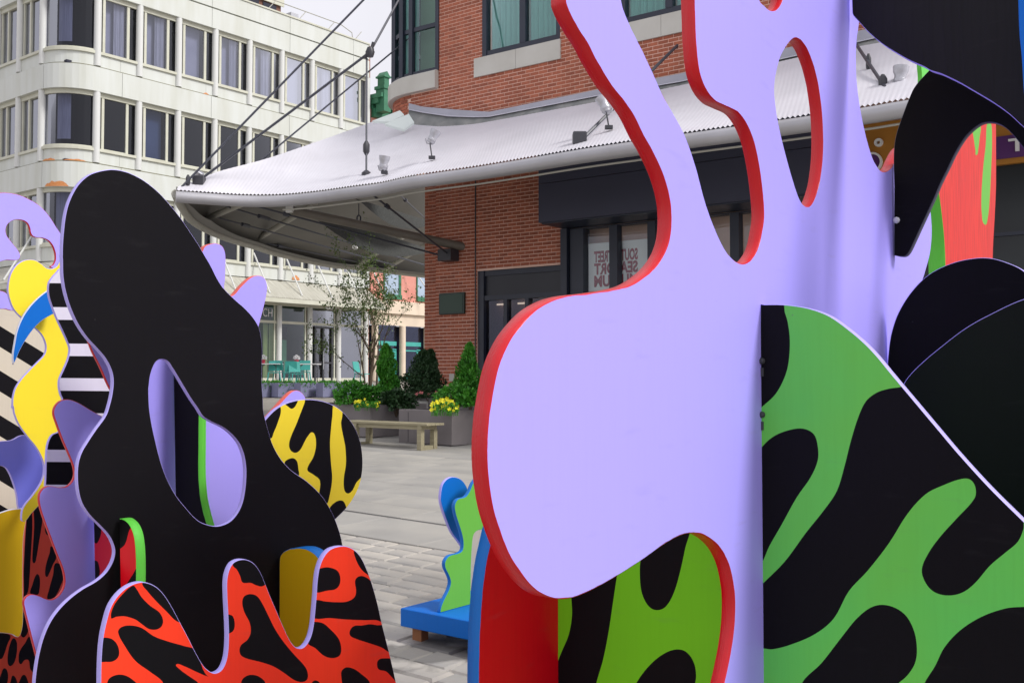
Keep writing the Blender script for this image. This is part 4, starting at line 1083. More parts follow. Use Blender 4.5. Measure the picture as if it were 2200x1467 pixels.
# grey planter left of the bench: corner facing the camera
c1 = PG(795.4, 941); h1_ = .60
pl1 = planter(Vector((*(c1.xy - CD * 2.2), c1.z)), CD, 2.2, 1.5, h1_, 'stone_planter', 'grey stone planter behind the bench with a green hedge and low yellow flowers', 'planter', PLANTC, group='grey stone planters')
c2 = PG(970.5, 959)
pl2 = planter(Vector((*(c2.xy - CD * 1.22), c2.z)), CD, 1.22, 1.25, .60, 'stone_planter', 'grey stone planter at the right end of the bench, with dense yellow flowers', 'planter', PLANTC, group='grey stone planters')
MB().box(.22, .225, -.006, -.001, .04, .56).build('joint', DGREY, pl2)
c3 = P(905, 812, 21.3); c3.z = G(21.3)
pl3 = planter(Vector((c3.x - .35, c3.y - .1, c3.z)), CD, 1.5, 1.3, .60, 'stone_planter', 'grey stone planter farthest back by the brick wall, under the dark conifer and pink roses', 'planter', PLANTC, group='grey stone planters')
def plaque(px0, py0, px1, py1, Y, label, leg):
    a, b2 = P(px0, py1, Y), P(px1, py0, Y)
    o = root('notice_plate', (a.x, a.y, a.z), CD, label, 'plate')
    MB().box(0, (b2.x - a.x) / CD.x, -.012, .0, 0, b2.z - a.z, .002).build('plate', mat('pale_plate', srgb(206, 204, 196), .6, .4, 12, .1, 60, base2=srgb(186, 184, 178)), o)
    MB().box(.02, .05, .0, .03, -leg, .05).build('bracket', DGREY, o)
plaque(896, 888, 917, 936, PG(905, 952).y + .3, 'tall pale plate standing in front of the planter behind the bench', .02)
plaque(896, 861, 921, 876.5, 20.6, 'small pale plate on the front of the rear planter', .3)
# hedges and shrubs
def shrub(name, px, py, Y, r3, n, m, size, label, cat, sd, sub=None):
    c = P(px, py, Y); o = root(name, (c.x, c.y, c.z - r3[2]), (1, 0), label, cat); r = random.Random(sd)
    leafmesh('foliage', m, n, blob(0, 0, r3[2], *r3, .35, sd), size, o, r, .6)
    mb = MB()
    for i in range(5): mb.tube([(0, 0, -.05), (r.uniform(-.5, .5) * r3[0], r.uniform(-.5, .5) * r3[1], r3[2] * 1.2)], .012, 5)
    mb.build('stem', BARK, o)
    return o
shrub('box_hedge', 758, 852, 19.2, (.32, .4, .28), 2600, LEAF, .055, 'bright green bushy shrub at the left end of the planter behind the bench', 'shrub', 1)
shrub('box_hedge', 800, 855, 19.3, (.33, .4, .24), 2200, LEAF, .055, 'mid green low hedge in the middle of the planter behind the bench', 'shrub', 2)
shrub('spreading_shrub', 852, 864, 19.1, (.30, .35, .22), 1600, LEAFD, .08, 'dark feathery shrub spilling over the right side of the planter behind the bench', 'shrub', 3)
shrub('spreading_shrub', 880, 836, 21.2, (.5, .4, .30), 1900, LEAFD, .06, 'dark shrub below the dark conifer in the rear planter', 'shrub', 4)
shrub('rose_bush', 925, 845, 20.8, (.42, .3, .16), 700, LEAFD, .05, 'low rose bush with pink flowers in front of the brick wall', 'rose bush', 5)
shrub('round_shrub', 972, 850, 17.6, (.28, .3, .2), 2100, LEAF, .04, 'round mid green shrub behind the yellow flowers of the right planter', 'shrub', 6)
shrub('round_shrub', 1008, 862, 17.5, (.24, .3, .19), 1500, LEAF, .06, 'bright green shrub partly hidden by the red edge of the big lavender panel', 'shrub', 7)
def flowers(name, boxpx, Y, n, m, size, label, sd, leafm):
    c = P((boxpx[0] + boxpx[2]) / 2, boxpx[3], Y); o = root(name, c, (1, 0), label, 'flowers'); r = random.Random(sd)
    w2 = (boxpx[2] - boxpx[0]) / FPX * Y / 2; hh_ = (boxpx[3] - boxpx[1]) / FPX * Y
    mb = MB(); st = MB()
    for i in range(n):
        x = r.uniform(-w2, w2); y = r.uniform(-.25, .15); z = hh_ * r.random() * (1 - .5 * abs(x / w2)) ; s_ = size * r.uniform(.7, 1.2)
        k = 5; ctr = Vector((x, y, z)); ax = Vector((r.gauss(0, .5), -1, r.gauss(.4, .5))).normalized(); e1 = ax.cross(Vector((0, 0, 1))).normalized(); e2 = ax.cross(e1)
        for j in range(k):
            a = 2 * math.pi * j / k; d_ = e1 * math.cos(a) + e2 * math.sin(a); q_ = e1 * math.cos(a + 1.57) + e2 * math.sin(a + 1.57)
            mb.add([ctr, ctr + d_ * s_ * .6 + q_ * s_ * .35 + ax * s_ * .2, ctr + d_ * s_ + ax * s_ * .3, ctr + d_ * s_ * .6 - q_ * s_ * .35 + ax * s_ * .2], [(0, 1, 2, 3)])
        st.tube([(x, y, -.08), (x, y + .005, z)], .004, 4, False)
    mb.build('blossoms', m, o); st.build('stems', leafm, o)
    def fn(r): return Vector((r.uniform(-w2, w2), r.uniform(-.25, .25), r.uniform(-.02, hh_ * .6))), Vector((0, -.3, 1))
    leafmesh('foliage', leafm, int(90 * w2 * 20), fn, .05, o, r, .6)
flowers('flower_patch', (762, 855, 812, 872), 18.5, 22, YFLOW, .034, 'row of yellow flowers along the rim of the planter behind the bench', 11, LEAF)
flowers('flower_patch', (928, 852, 985, 882), 16.9, 52, YFLOW, .036, 'dense clump of yellow flowers in the right planter', 12, LEAF)
flowers('rose_flowers', (888, 840, 948, 852), 20.2, 8, PFLOW, .05, 'few pink roses in front of the brick wall', 13, LEAFD)
conifer(P(832, 850, 19.6) , .95, .23, LEAF, 'mid green cone shaped conifer above the hedge of the left planter', 21, -.03)
conifer(P(905, 842, 21.6), .85, .36, LEAFD, 'broad dark green conifer against the corner of the brick building', 22, .05)
conifer(P(925, 845, 21.9), .9, .28, LEAFD, 'narrow dark conifer right against the brick wall corner', 24)
conifer(P(1003, 860, 18.2), .98, .25, LEAF, 'green conifer left of the red edge of the big lavender panel', 23, .05)
# thin tree with sparse leaves
tb = P(797, 812, 25.5); tb.z = G(25.5)
tr = root('young_tree', tb, (1, 0), 'slender young tree with sparse small leaves in front of the cream shop front', 'tree')
rt = random.Random(9); tips = []
tm = MB()
def limb(p, d, ln, r, dep):
    pts = [p]; rr = [r]; q = p; dd = d
    for i in range(4):
        dd = (dd + Vector((rt.gauss(0, .12), rt.gauss(0, .12), rt.gauss(.03, .06)))).normalized(); q = q + dd * ln / 4; pts.append(q); rr.append(r * (1 - .16 * (i + 1)))
        if dep < 5: tips.append((q, dep))
    tm.tube(pts, r, 6 if dep < 2 else 4, True, rr)
    if dep < 4:
        for k in range(rt.choice((2, 3))):
            i = rt.randint(2, 4); nd = (dd + Vector((rt.gauss(0, .55), rt.gauss(0, .55), rt.gauss(.15, .3)))).normalized()
            limb(pts[i], nd, ln * rt.uniform(.6, .8), rr[i] * .6, dep + 1)
for (dx, hh_, r_) in ((.0, 1.9, .085), (.18, 1.75, .05), (-.10, 1.8, .04)):
    limb(Vector((dx, 0, 0)), Vector((dx * .5, 0, 1)), hh_, r_, 0)
    
limb(Vector((.0, 0, 1.5)), Vector((.5, .1, .8)), .9, .03, 1); limb(Vector((.0, 0, 1.4)), Vector((-.6, .1, .9)), .9, .03, 1)
tm.build('trunk', BARK, tr); tr.scale = (.8, .8, 1)
good = [t for t in tips if t[0].z > 1.15]
def tfn(r):
    t, _ = r.choice(good); return t + Vector((r.gauss(0, .055), r.gauss(0, .055), r.gauss(0, .055))), None
leafmesh('crown', LEAFT, 5200, tfn, .065, tr, rt, .6)
# bench
E0 = PG(908, 967); be = Vector((*(E0.xy + CD * .12 - V * .02), E0.z))
bn = root('bench', (be.x, be.y, be.z), (-CD.x, -CD.y), 'weathered grey wooden bench with slatted seat in front of the stone planters', 'bench')
HB = .43
# local x runs back to the left (away), local y towards the camera
for k in range(4): MB().box(-.0, 2.05, -.40 + k * .105, -.40 + k * .105 + .098, HB - .035, HB, .003).build('seat_slat', TEAK, bn)
for x in (.12, 1.62):
    for y in (-.36, -.05):
        MB().box(x, x + .09, y - .01, y + .07, 0, HB - .1).build('leg', TEAK, bn)
    MB().box(x + .005, x + .085, -.28, -.065, .0, .07).box(x + .005, x + .085, -.36, .02, HB - .098, HB - .037).build('cross_rail', TEAK, bn)
MB().box(.215, 1.615, -.06, -.02, HB - .1, HB - .038).box(.215, 1.615, -.34, -.30, HB - .1, HB - .038).build('apron', TEAK, bn)
# lilac planters in front of the cafe
labs = ['first lilac planter from the left, half hidden by the tall black panel', 'second lilac planter from the left below the turquoise chairs', 'third lilac planter from the left, behind the lavender finger tip', 'fourth lilac planter, left of the green hedge', 'fifth lilac planter, partly behind the green hedge']
for (a, b2, lb, sd) in ((563, 590, labs[0], 1), (598, 632, labs[1], 2), (646, 681, labs[2], 3), (694, 728, labs[3], 4), (742, 776, labs[4], 5)):
    Y = 33.1; p = P(a, 812, Y); p.z = G(Y); wd = .7
    o = root('lilac_planter', (p.x, p.y, p.z), V, lb, 'planter', 'lilac planters along the cafe terrace')
    MB().box(0, wd, 0, .03, .0, .46).box(0, wd, .3, .33, 0, .46).box(0, .03, .031, .299, 0, .46).box(wd - .03, wd, .031, .299, 0, .46).box(.03, wd - .03, .03, .3, .05, .42).build('box', PLANTP, o)
    r = random.Random(sd)
    def fn(r):
        x = r.uniform(.0, wd); dr = max(0, r.gauss(0, .07)) if r.random() < .3 else 0
        return Vector((x, r.uniform(-.05 if dr else .03, .3) if not dr else -.03, .46 + abs(r.gauss(0, .035)) - dr * 1.6)), Vector((0, 0, 1))
    leafmesh('foliage', LEAF, 420, fn, .06, o, r, .5)
# cafe tables, chairs
def cchair(px, Y, rz, label, first=[None]):
    p = P(px, 812, Y); p.z = G(Y) + .28
    if first[0] is None:
        o = root('cafe_chair', p, (1, 0), label, 'chair', 'turquoise metal cafe chairs')
        MB().box(-.21, .21, -.2, .2, .43, .455, .005).build('seat', TEAL, o)
        mb = MB(); mb.add([(-.2, .2, .5), (.2, .2, .5), (.19, .27, .85), (-.19, .27, .85), (-.2, .22, .5), (.2, .22, .5), (.19, .29, .85), (-.19, .29, .85)], [(0, 1, 2, 3), (7, 6, 5, 4), (0, 3, 7, 4), (1, 5, 6, 2), (3, 2, 6, 7)]); mb.build('backrest', TEAL, o)
        for x in (-1, 1):
            for y in (-1, 1): MB().tube([(x * .19, y * .18, .43), (x * .24, y * .24, 0)], .02, 6).build('leg', TEAL, o)
        first[0] = o
    else:
        o = copy_tree(first[0]); o['label'] = label; o.location = p
    o.rotation_euler = (0, 0, rz)
for i, (px, Y, rz, lb) in enumerate(((589, 35.5, .2, 'turquoise cafe chair nearest the tall black panel, at the left table'), (605, 36.0, 2.8, 'turquoise cafe chair at the right side of the left table'), (624, 34.6, 3.4, 'turquoise cafe chair between the two tables'), (637, 34.2, .5, 'turquoise cafe chair pulled out by the third planter'), (652, 36.6, 0., 'turquoise cafe chair behind the right table'), (779, 34.0, 1.2, 'turquoise cafe chair alone beyond the hedge'))): cchair(px, Y, rz, lb)
def ctable(px, Y, label):
    p = P(px, 812, Y); p.z = G(Y) + .28
    o = root('cafe_table', p, (1, 0), label, 'table', 'white cafe tables')
    MB().box(-.42, .42, -.35, .35, .72, .75, .004).build('tabletop', WHITE, o)
    for x in (-1, 1): MB().tube([(x * .3, -.25, 0), (x * .3, -.25, .66), (x * .22, -.25, .71), (x * .22, .25, .71), (x * .3, .25, .66), (x * .3, .25, 0)], .016, 6).build('leg', DGREY, o)
    return p
pA_ = ctable(578, 35.8, 'white cafe table partly behind the tall black panel'); pB_ = ctable(660, 35.6, 'white cafe table in front of the glass door')
for p, px, lb in ((pA_, 567, 'white and red flower pot on the left cafe table'), (pB_, 638, 'white and red flower pot between the cafe tables')):
    q_ = P(px, 812, p.y); o = root('flower_pot', (q_.x, p.y - .1, p.z + .752), (1, 0), lb, 'flower pot')
    MB().lathe([(0, 0), (.05, 0), (.08, .13), (.07, .13), (0, .11)], 0, 0, 12).build('pot', mat('crimson_pot', (.4, .02, .05, 1), .4), o)
    leafmesh('blossoms', WHITE, 140, blob(0, 0, .2, .10, .10, .09, .2, 3), .05, o, random.Random(4), .8)

# ================================================================ painted plywood sculptures
LAV = paint('lavender_paint', (.41, .35, .98, 1), .55, .04, .10, base2=(.385, .325, .97, 1))
BLK = paint('black_paint', (.0042, .0036, .005, 1), .66, .25, .5, base2=(.0085, .0075, .009, 1), spec=.12)
BLG = paint('black_green_paint', (.004, .0055, .0045, 1), .6, .15, .6, base2=(.008, .014, .007, 1), spec=.15)
ORG = paint('orange_red_paint', (.95, .055, .016, 1), .5, .12, .6, base2=(.92, .022, .018, 1))
RED = paint('red_paint', (.86, .002, .012, 1), .45, .12, .3, base2=(.5, .006, .012, 1))
DRED = paint('brick_red_paint', (.55, .06, .025, 1), .5, .15, .3)
CRIM = paint('crimson_paint', (.60, .015, .04, 1), .5, .15, .3)
GRN = paint('green_paint', (.125, .64, .115, 1), .5, .1, .8, base2=(.19, .60, .05, 1))
GRS = paint('fresh_green_paint', (.13, .44, .045, 1), .5, .1, .5, base2=(.16, .50, .08, 1))
GRB = paint('yellow_green_paint', (.20, .68, .012, 1), .5, .08, .3, base2=(.13, .44, .02, 1))
YEL = paint('yellow_paint', (.95, .76, .035, 1), .5, .04, .2, base2=(.95, .68, .03, 1))
OCH = paint('ochre_yellow_paint', (.72, .46, .008, 1), .5, .1, .2)
BLU = paint('blue_paint', (.002, .15, .60, 1), .45, .1, .2)
SAL = paint('salmon_red_paint', (.66, .016, .012, 1), .5, 1.0, .7, base2=(.74, .055, .04, 1))
CRE = paint('cream_paint', (.62, .56, .44, 1), .55, .1, .3)
WHT = paint('lilac_white_paint', (.74, .70, .80, 1), .5, .05, .1)
BVI = paint('blue_violet_paint', (.17, .19, .72, 1), .5, .05, .3, base2=(.25, .25, .80, 1))
eRED = ply_edge('red_edge', (.62, .001, .010, 1), (.55, .05, .04, 1), .32, .6); eRED.node_tree.nodes['Principled BSDF'].inputs['Specular IOR Level'].default_value = .55
eLAV = ply_edge('lavender_edge', (.48, .42, .93, 1), (.60, .52, .95, 1), .5, .2)
eBLU = ply_edge('blue_edge', (.006, .17, .58, 1), (.02, .3, .8, 1), .45, .2)
eGRN = ply_edge('green_edge', (.12, .60, .06, 1), (.3, .8, .2, 1), .45, .3)
ePNK = ply_edge('coral_edge', (.72, .12, .08, 1), (.8, .3, .2, 1), .45, .3)
eBLK = ply_edge('dark_edge', (.05, .05, .09, 1), (.2, .2, .4, 1), .5, .3)

# ---- large right sculpture: lavender sheet with crossing sheets
O_R = Vector((-.049, 2.0))
def onR(px):                      # where the crossing sheets meet the lavender one
    k = (px - 1100) / FPX; s = (k * O_R.y - O_R.x) / (V.x - k * V.y); return O_R + V * s
sR = root('plywood_sculpture', (*onR(1640), G(onR(1640).y)), V, 'big lavender plywood sculpture with red edges, crossed by a green and black spotted sheet', 'sculpture', 'painted plywood sculptures on the square')
lav_out = [(1215, 0), (1222, 24), (1244, 65), (1263, 95), (1280, 128), (1314, 184), (1341, 218), (1362, 249), (1382, 290), (1399, 320), (1423, 371), (1437, 419), (1442, 466), (1439, 510), (1429, 541), (1412, 568), (1391, 589), (1357, 611), (1323, 621), (1272, 629), (1221, 635), (1187, 645), (1153, 664), (1129, 686), (1101, 721), (1081, 759), (1069, 793), (1060, 834), (1050, 896), (1046, 966), (1049, 1026), (1059, 1091), (1075, 1144), (1097, 1197), (1124, 1238), (1152, 1267), (1178, 1281), (1207, 1286), (1240, 1280), (1284, 1260), (1331, 1233), (1378, 1203), (1426, 1169), (1458, 1151), (1485, 1144), (1514, 1149), (1543, 1171), (1561, 1200), (1572, 1234), (1578, 1274), (1579, 1309), (1576, 1357), (1570, 1398), (1562, 1439), (1554, 1475), (1545, 1530), (1540, 1600), (1538, 3000, 1), (1995, 3000, 1), (1990, 1000), (1975, 800), (1972, 640), (1986, 589), (1998, 544), (2002, 499), (2000, 460), (1994, 400), (1988, 350), (1975, 322), (1955, 312), (1938, 318), (1925, 340), (1915, 360), (1904, 368), (1893, 367), (1884, 357), (1873, 335), (1859, 286), (1847, 225), (1840, 164), (1840, 98), (1846, 45), (1850, -30), (1830, -110), (1760, -150), (1600, -150), (1520, -110), (1492, -50), (1492, 0), (1493, 41), (1496, 102), (1503, 155), (1517, 192), (1536, 216), (1557, 227), (1585, 241), (1604, 266), (1618, 299), (1627, 335), (1634, 376), (1639, 420), (1641, 466), (1636, 503), (1627, 536), (1613, 558), (1601, 565.5), (1588, 565), (1573, 555), (1556, 533), (1536, 491), (1515, 433), (1495, 358), (1471, 290), (1446, 243), (1423, 201), (1403, 157), (1382, 112), (1366, 80), (1352, 51), (1338, 15), (1326, -40), (1300, -80), (1255, -85), (1222, -50)]
hole2 = [(1708, 82), (1695, 92), (1679, 118), (1668, 155), (1663.5, 192), (1667, 233), (1675, 278), (1691, 343), (1708, 401), (1720, 432), (1731, 443), (1742, 440), (1755, 413), (1764, 370), (1768, 323), (1767, 262), (1762, 210), (1753, 160), (1738, 114), (1722, 88)]
hole3 = [(1632, 0), (1645, 15), (1655, 22.5), (1667, 21), (1677, 9), (1683, -12), (1680, -50), (1650, -60), (1628, -35)]
t_R = .041
panel('lavender_sheet', sR, O_R, V, lav_out, [hole2, hole3], [], t_R, LAV, eRED, 'lavender sheet with red edges and long cut-out fingers', sub=6)
OG = onR(1635)
k8 = lambda l: T(l, 1600, 500, 1.5167)
k7 = lambda l: T(l, 1000, 600, 1.6914)
gx = [(1633.5, 653.6, 1), (1679, 653.6), (1719, 658), (1752, 666), (1785, 680), (1824, 708), (1857, 736), (1884, 764), (1916, 803), (1969, 866), (2022, 929), (2061, 975), (2127, 1047), (2200, 1119), (2300, 1215), (2420, 1350), (2480, 1600), (2500, 3000, 1), (1633.5, 3000, 1)]
p1 = [(1610, 600), (1680, 630)] + k8([(130, 255), (140, 290), (147, 350), (143, 420), (130, 470), (100, 525), (60, 563), (50, 570)]) + [(1610, 880)]
p2 = [(1600, 1000), (1625, 985)] + k8([(50, 705), (90, 665), (140, 643), (190, 637), (225, 655), (238, 695), (238, 740), (215, 795), (170, 860), (120, 950), (80, 1020), (55, 1075)]) + [(1610, 1240)]
p3 = [(1990, 800), (1940, 829)] + k8([(470, 507), (430, 520), (395, 548), (370, 600), (345, 680), (325, 760), (300, 840), (260, 900), (200, 975), (130, 1070), (60, 1140)]) + [(1600, 1290), (1600, 1390)] + k8([(60, 1352), (90, 1355), (150, 1340), (230, 1305), (290, 1255), (340, 1165), (400, 1100), (470, 1010), (530, 915), (590, 850), (650, 820), (705, 801), (735, 803), (752, 830), (748, 865), (690, 930), (640, 985), (600, 1040), (577, 1095), (590, 1140), (620, 1170), (665, 1180), (710, 1170), (750, 1140), (800, 1082), (850, 1040), (890, 1005), (908, 965), (915, 930)]) + [(2230, 1120), (2140, 1020)]
p4 = k8([(185, 1467), (250, 1400), (320, 1310), (370, 1250), (420, 1215), (470, 1213), (520, 1240), (550, 1290), (561, 1350), (555, 1400), (530, 1440), (500, 1467)]) + [(1890, 1510), (1800, 1570), (1690, 1570)]
p5 = k8([(585, 1467), (620, 1410), (650, 1350), (700, 1295), (770, 1250), (850, 1222), (910, 1217)]) + [(2280, 1300), (2320, 1380), (2270, 1520), (2100, 1590), (1960, 1540)]
panel('spotted_green_sheet', sR, OG, CD, gx, [], [(k, BLK) for k in (p1, p2, p3, p4, p5)], .03, GRN, eLAV, 'front green sheet with black blotches and pale lilac edge')
gr = [(1196.5, 1090, 1), (1300, 1050), (1450, 1010), (1580, 960), (1629, 940, 1), (1629, 3000, 1), (1196.5, 3000, 1)]
r1 = [(1340, 1150), (1240, 1200)] + k7([(383, 1130), (385, 1160), (387, 1220), (375, 1290), (350, 1350), (335, 1390), (328, 1440)]) + [(1150, 1560), (1262, 1560)] + k7([(475, 1467), (500, 1380), (520, 1280), (535, 1180), (550, 1080)])
r2 = [(1490, 1105), (1390, 1150)] + k7([(636, 1020), (635, 1100), (645, 1150), (670, 1190), (700, 1200), (730, 1185), (760, 1130), (785, 1040), (800, 970), (815, 922)])
r3 = k7([(620, 1467), (660, 1410), (710, 1365), (760, 1343), (800, 1350), (830, 1390), (838, 1440), (830, 1480)]) + [(1470, 1540), (1380, 1560), (1350, 1510)]
panel('spotted_green_sheet', sR, OG, CD, gr, [], [(k, BLK) for k in (r1, r2, r3)], .03, GRB, eLAV, 'rear green sheet with black blotches seen under the lavender arch')
kk = (1196 - 1100) / FPX; s_ = (OG.x - kk * OG.y) / (CD.x - kk * CD.y); O2 = OG - CD * s_ + CD * .004
red_out = [(1080, 1080), (1062, 1130), (1053, 1167), (1044, 1210), (1036, 1270), (1031, 1340), (1028.5, 1420), (1028, 1500), (1028, 3000, 1), (1212, 3000, 1), (1212, 1100), (1160, 1060), (1110, 1050)]
panel('red_sheet', sR, O2 - V * .0, V, red_out, [], [], .046, RED, eBLU, 'red sheet with broad blue edge standing behind the lavender blob')
OT = onR(1829); OM = onR(1921); OE1 = onR(1902); OE2 = onR(1812); OBL = onR(1785) 
k5 = lambda l: T(l, 1780, 0, 4.890)
kc = lambda l: T(l, 1840, 200, 4.075)
bt = [(1831, -200, 1), (1831, 27)] + k5([(310, 220), (430, 350), (560, 460), (700, 550), (850, 635), (1000, 700), (1070, 740), (1180, 775), (1300, 830), (1380, 870), (1500, 940), (1620, 1010), (1750, 1090), (1900, 1200), (2054, 1340)]) + [(2260, 320), (2330, 380), (2500, 400, 1), (2500, -200, 1)]
BLW = paint('black_wavy_grain_paint', (.0065, .0055, .0075, 1), .5, 1.0, .8, base2=(.012, .0105, .013, 1), spec=.2)
panel('black_top_sheet', sR, OT + CD * .004, CD, bt, [], [], .03, BLW, eLAV, 'large black sheet filling the top right corner')
bm = [(1921, 548, 1), (1921, 400), (1920, 330), (1925, 290), (1943, 237), (1956, 204), (1964, 188), (1980, 168), (2010, 140), (2060, 120), (2150, 150), (2250, 230), (2330, 330), (2330, 420), (2260, 400), (2215, 340)] + kc([(1420, 425), (1350, 345), (1290, 293), (1220, 262), (1150, 255), (1090, 268), (1020, 316), (950, 388), (870, 515), (800, 660), (740, 780), (680, 920), (620, 1050), (560, 1180), (500, 1310), (460, 1390), (425, 1425), (385, 1429), (345, 1422)])
panel('black_arch_sheet', sR, OM + CD * .004, CD, bm, [], [], .03, BLK, eBLK, 'black arch shaped sheet')
e1 = [(1907, 790), (1909, 755), (1915, 715), (1930, 671), (1959, 625), (1996, 589), (2042, 566), (2088, 555), (2127, 554), (2167, 565), (2200, 582), (2260, 640), (2300, 760), (2300, 1100), (2250, 3000, 1), (1990, 3000, 1), (1960, 1000), (1915, 850)]
panel('black_oval_sheet', sR, OE1 + CD * .004, CD, e1, [], [], .03, BLK, eLAV, 'rear black rounded sheet')
e2 = [(1930, 850), (1946, 816), (1976, 783), (2022, 744), (2075, 704), (2127, 675), (2200, 642), (2290, 625), (2400, 680), (2450, 900), (2450, 3000, 1), (1905, 3000, 1), (1900, 900)]
panel('black_oval_sheet', sR, OE2 + CD * .004, CD, e2, [], [], .03, BLG, eLAV, 'front blackish green rounded sheet')
bl_ = [(2187, -60), (2187.5, 0), (2190, 72), (2195, 123), (2200, 200), (2216, 330), (2240, 600), (2260, 1200), (2262, 3000, 1), (2500, 3000, 1), (2500, -60, 1)]
panel('blue_sheet', sR, OBL, CD, bl_, [], [], .03, BLU, eBLU, 'blue sheet at the right border')
# fixing bolts
for (px, py, on, m_) in ((1637.5, 775, OG, DGREY), (1637.5, 890, OG, DGREY), (1926.5, 473, OM, WHITE)):
    r = ray(px, py); n2 = V; k = on.dot(n2) / (r.x * n2.x + r.y * n2.y); q_ = Vector((r.x * k, r.y * k, HCAM + r.z * k))
    rs = .010 if m_ is not WHITE else .013
    mb = MB(); vv = Vector((V.x, V.y, 0)); mb.tube([q_ + vv * .01, q_ - vv * .006, q_ - vv * .012], rs, 8, rr=[rs, rs, rs * .5])
    if m_ is DGREY: mb.tube([q_ + Vector((0, 0, -.02)), q_ + Vector((0, 0, -.045))], .005, 6)
    o = mb.build('bolt', m_, None); o.parent = sR; o.matrix_basis = parent_mat[sR.name].inverted()

# ---- large left sculpture
def refp(px, Y): return plane_at(px, Y)
O_K = refp(140, 3.2)
def onK(px, O=O_K):
    k = (px - 1100) / FPX; s = (k * O.y - O.x) / (V.x - k * V.y); return O + V * s
sL = root('plywood_sculpture', (*onK(450), G(onK(450).y)), V, 'plywood sculpture of a tall black sheet with one cut-out, behind an orange red spotted sheet', 'sculpture', 'painted plywood sculptures on the square')
kC = lambda l: T(l, 0, 280, 5)
k1 = lambda l: T(l, 0, 380, 2.821)
k2 = lambda l: T(l, 0, 850, 2.377)
k3 = lambda l: T(l, 300, 380, 2.934)
k4 = lambda l: T(l, 200, 800, 2.2)
K7 = lambda l: T(l, 0, 1050, 3.517)
kF = lambda l: T(l, 540, 780, 8.15)
lk = kC([(1230, 420), (1170, 420), (1050, 442), (950, 482), (850, 570), (780, 680), (730, 800), (700, 930), (685, 1050), (672, 1200), (668, 1350)]) + k1([(378, 500), (381, 600), (398, 700), (430, 800), (475, 895), (530, 975), (590, 1040), (640, 1100), (675, 1170), (686, 1230), (681, 1300)]) + [(236, 866)] + k2([(540, 100), (490, 170), (450, 230), (415, 290), (398, 350), (395, 420), (402, 490), (420, 550), (460, 610), (510, 660), (555, 710), (580, 760), (586, 800), (573, 850), (540, 902), (490, 945), (425, 982), (360, 1030), (300, 1090), (255, 1155), (222, 1230), (200, 1310), (186, 1390), (178, 1467)]) + [(70, 1600), (64, 1800), (60, 3000, 1), (790, 3000, 1), (787, 1800), (780, 1600), (770, 1400), (750, 1240)] + k4([(1180, 815), (1165, 750), (1130, 660), (1080, 580), (1010, 512), (940, 463), (890, 410), (850, 340), (825, 260), (806, 180)]) + k3([(778, 1400), (771, 1300), (771, 1200), (774, 1100), (768, 1020), (752, 945), (720, 890), (668, 830), (600, 770), (530, 700), (490, 640), (450, 560)]) + kC([(2200, 1340), (2130, 1220), (2050, 1100), (1950, 950), (1820, 790), (1700, 660), (1550, 540), (1400, 460), (1300, 430)])
k1h = k3([(135, 1148), (175, 1160), (205, 1200), (260, 1290), (320, 1390), (365, 1455)]) + k4([(520, 207), (560, 232), (620, 262), (670, 306), (700, 352), (719, 420), (722, 500), (711, 590), (690, 650), (650, 700), (600, 722), (560, 722), (500, 700), (440, 640), (380, 560), (330, 450), (290, 300), (268, 180), (263, 80)]) + k3([(60, 1310), (68, 1250), (88, 1190), (108, 1160)])
panel('black_sheet', sL, O_K, V, lk, [k1h], [], .019, BLK, eLAV, 'tall black sheet with lavender edge and a pear shaped cut-out')
O_LR = refp(222, 2.7)
lr = k4([(35, 1480), (36, 1400), (40, 1310), (48, 1240), (62, 1175), (82, 1108), (112, 1058), (150, 1020), (195, 995), (240, 988), (290, 1005), (330, 1040), (370, 1100), (410, 1175), (450, 1250), (485, 1320), (520, 1380), (545, 1405), (575, 1418), (605, 1405), (625, 1370), (636, 1320), (640, 1240), (637, 1150), (632, 1050), (632, 980), (641, 935), (660, 900), (690, 883), (725, 882), (760, 900), (790, 940), (812, 990), (840, 1060), (870, 1130), (900, 1200), (930, 1262), (957, 1295), (985, 1300), (1007, 1285), (1027, 1250), (1040, 1200), (1048, 1130), (1055, 1050), (1060, 980), (1070, 920), (1090, 870), (1120, 835), (1160, 820), (1200, 820), (1237, 838), (1267, 872), (1295, 930), (1320, 1000), (1345, 1090), (1365, 1180), (1385, 1260), (1405, 1340), (1430, 1450), (1445, 1530)]) + [(885, 1650), (905, 3000, 1), (205, 3000, 1), (212, 1600)]
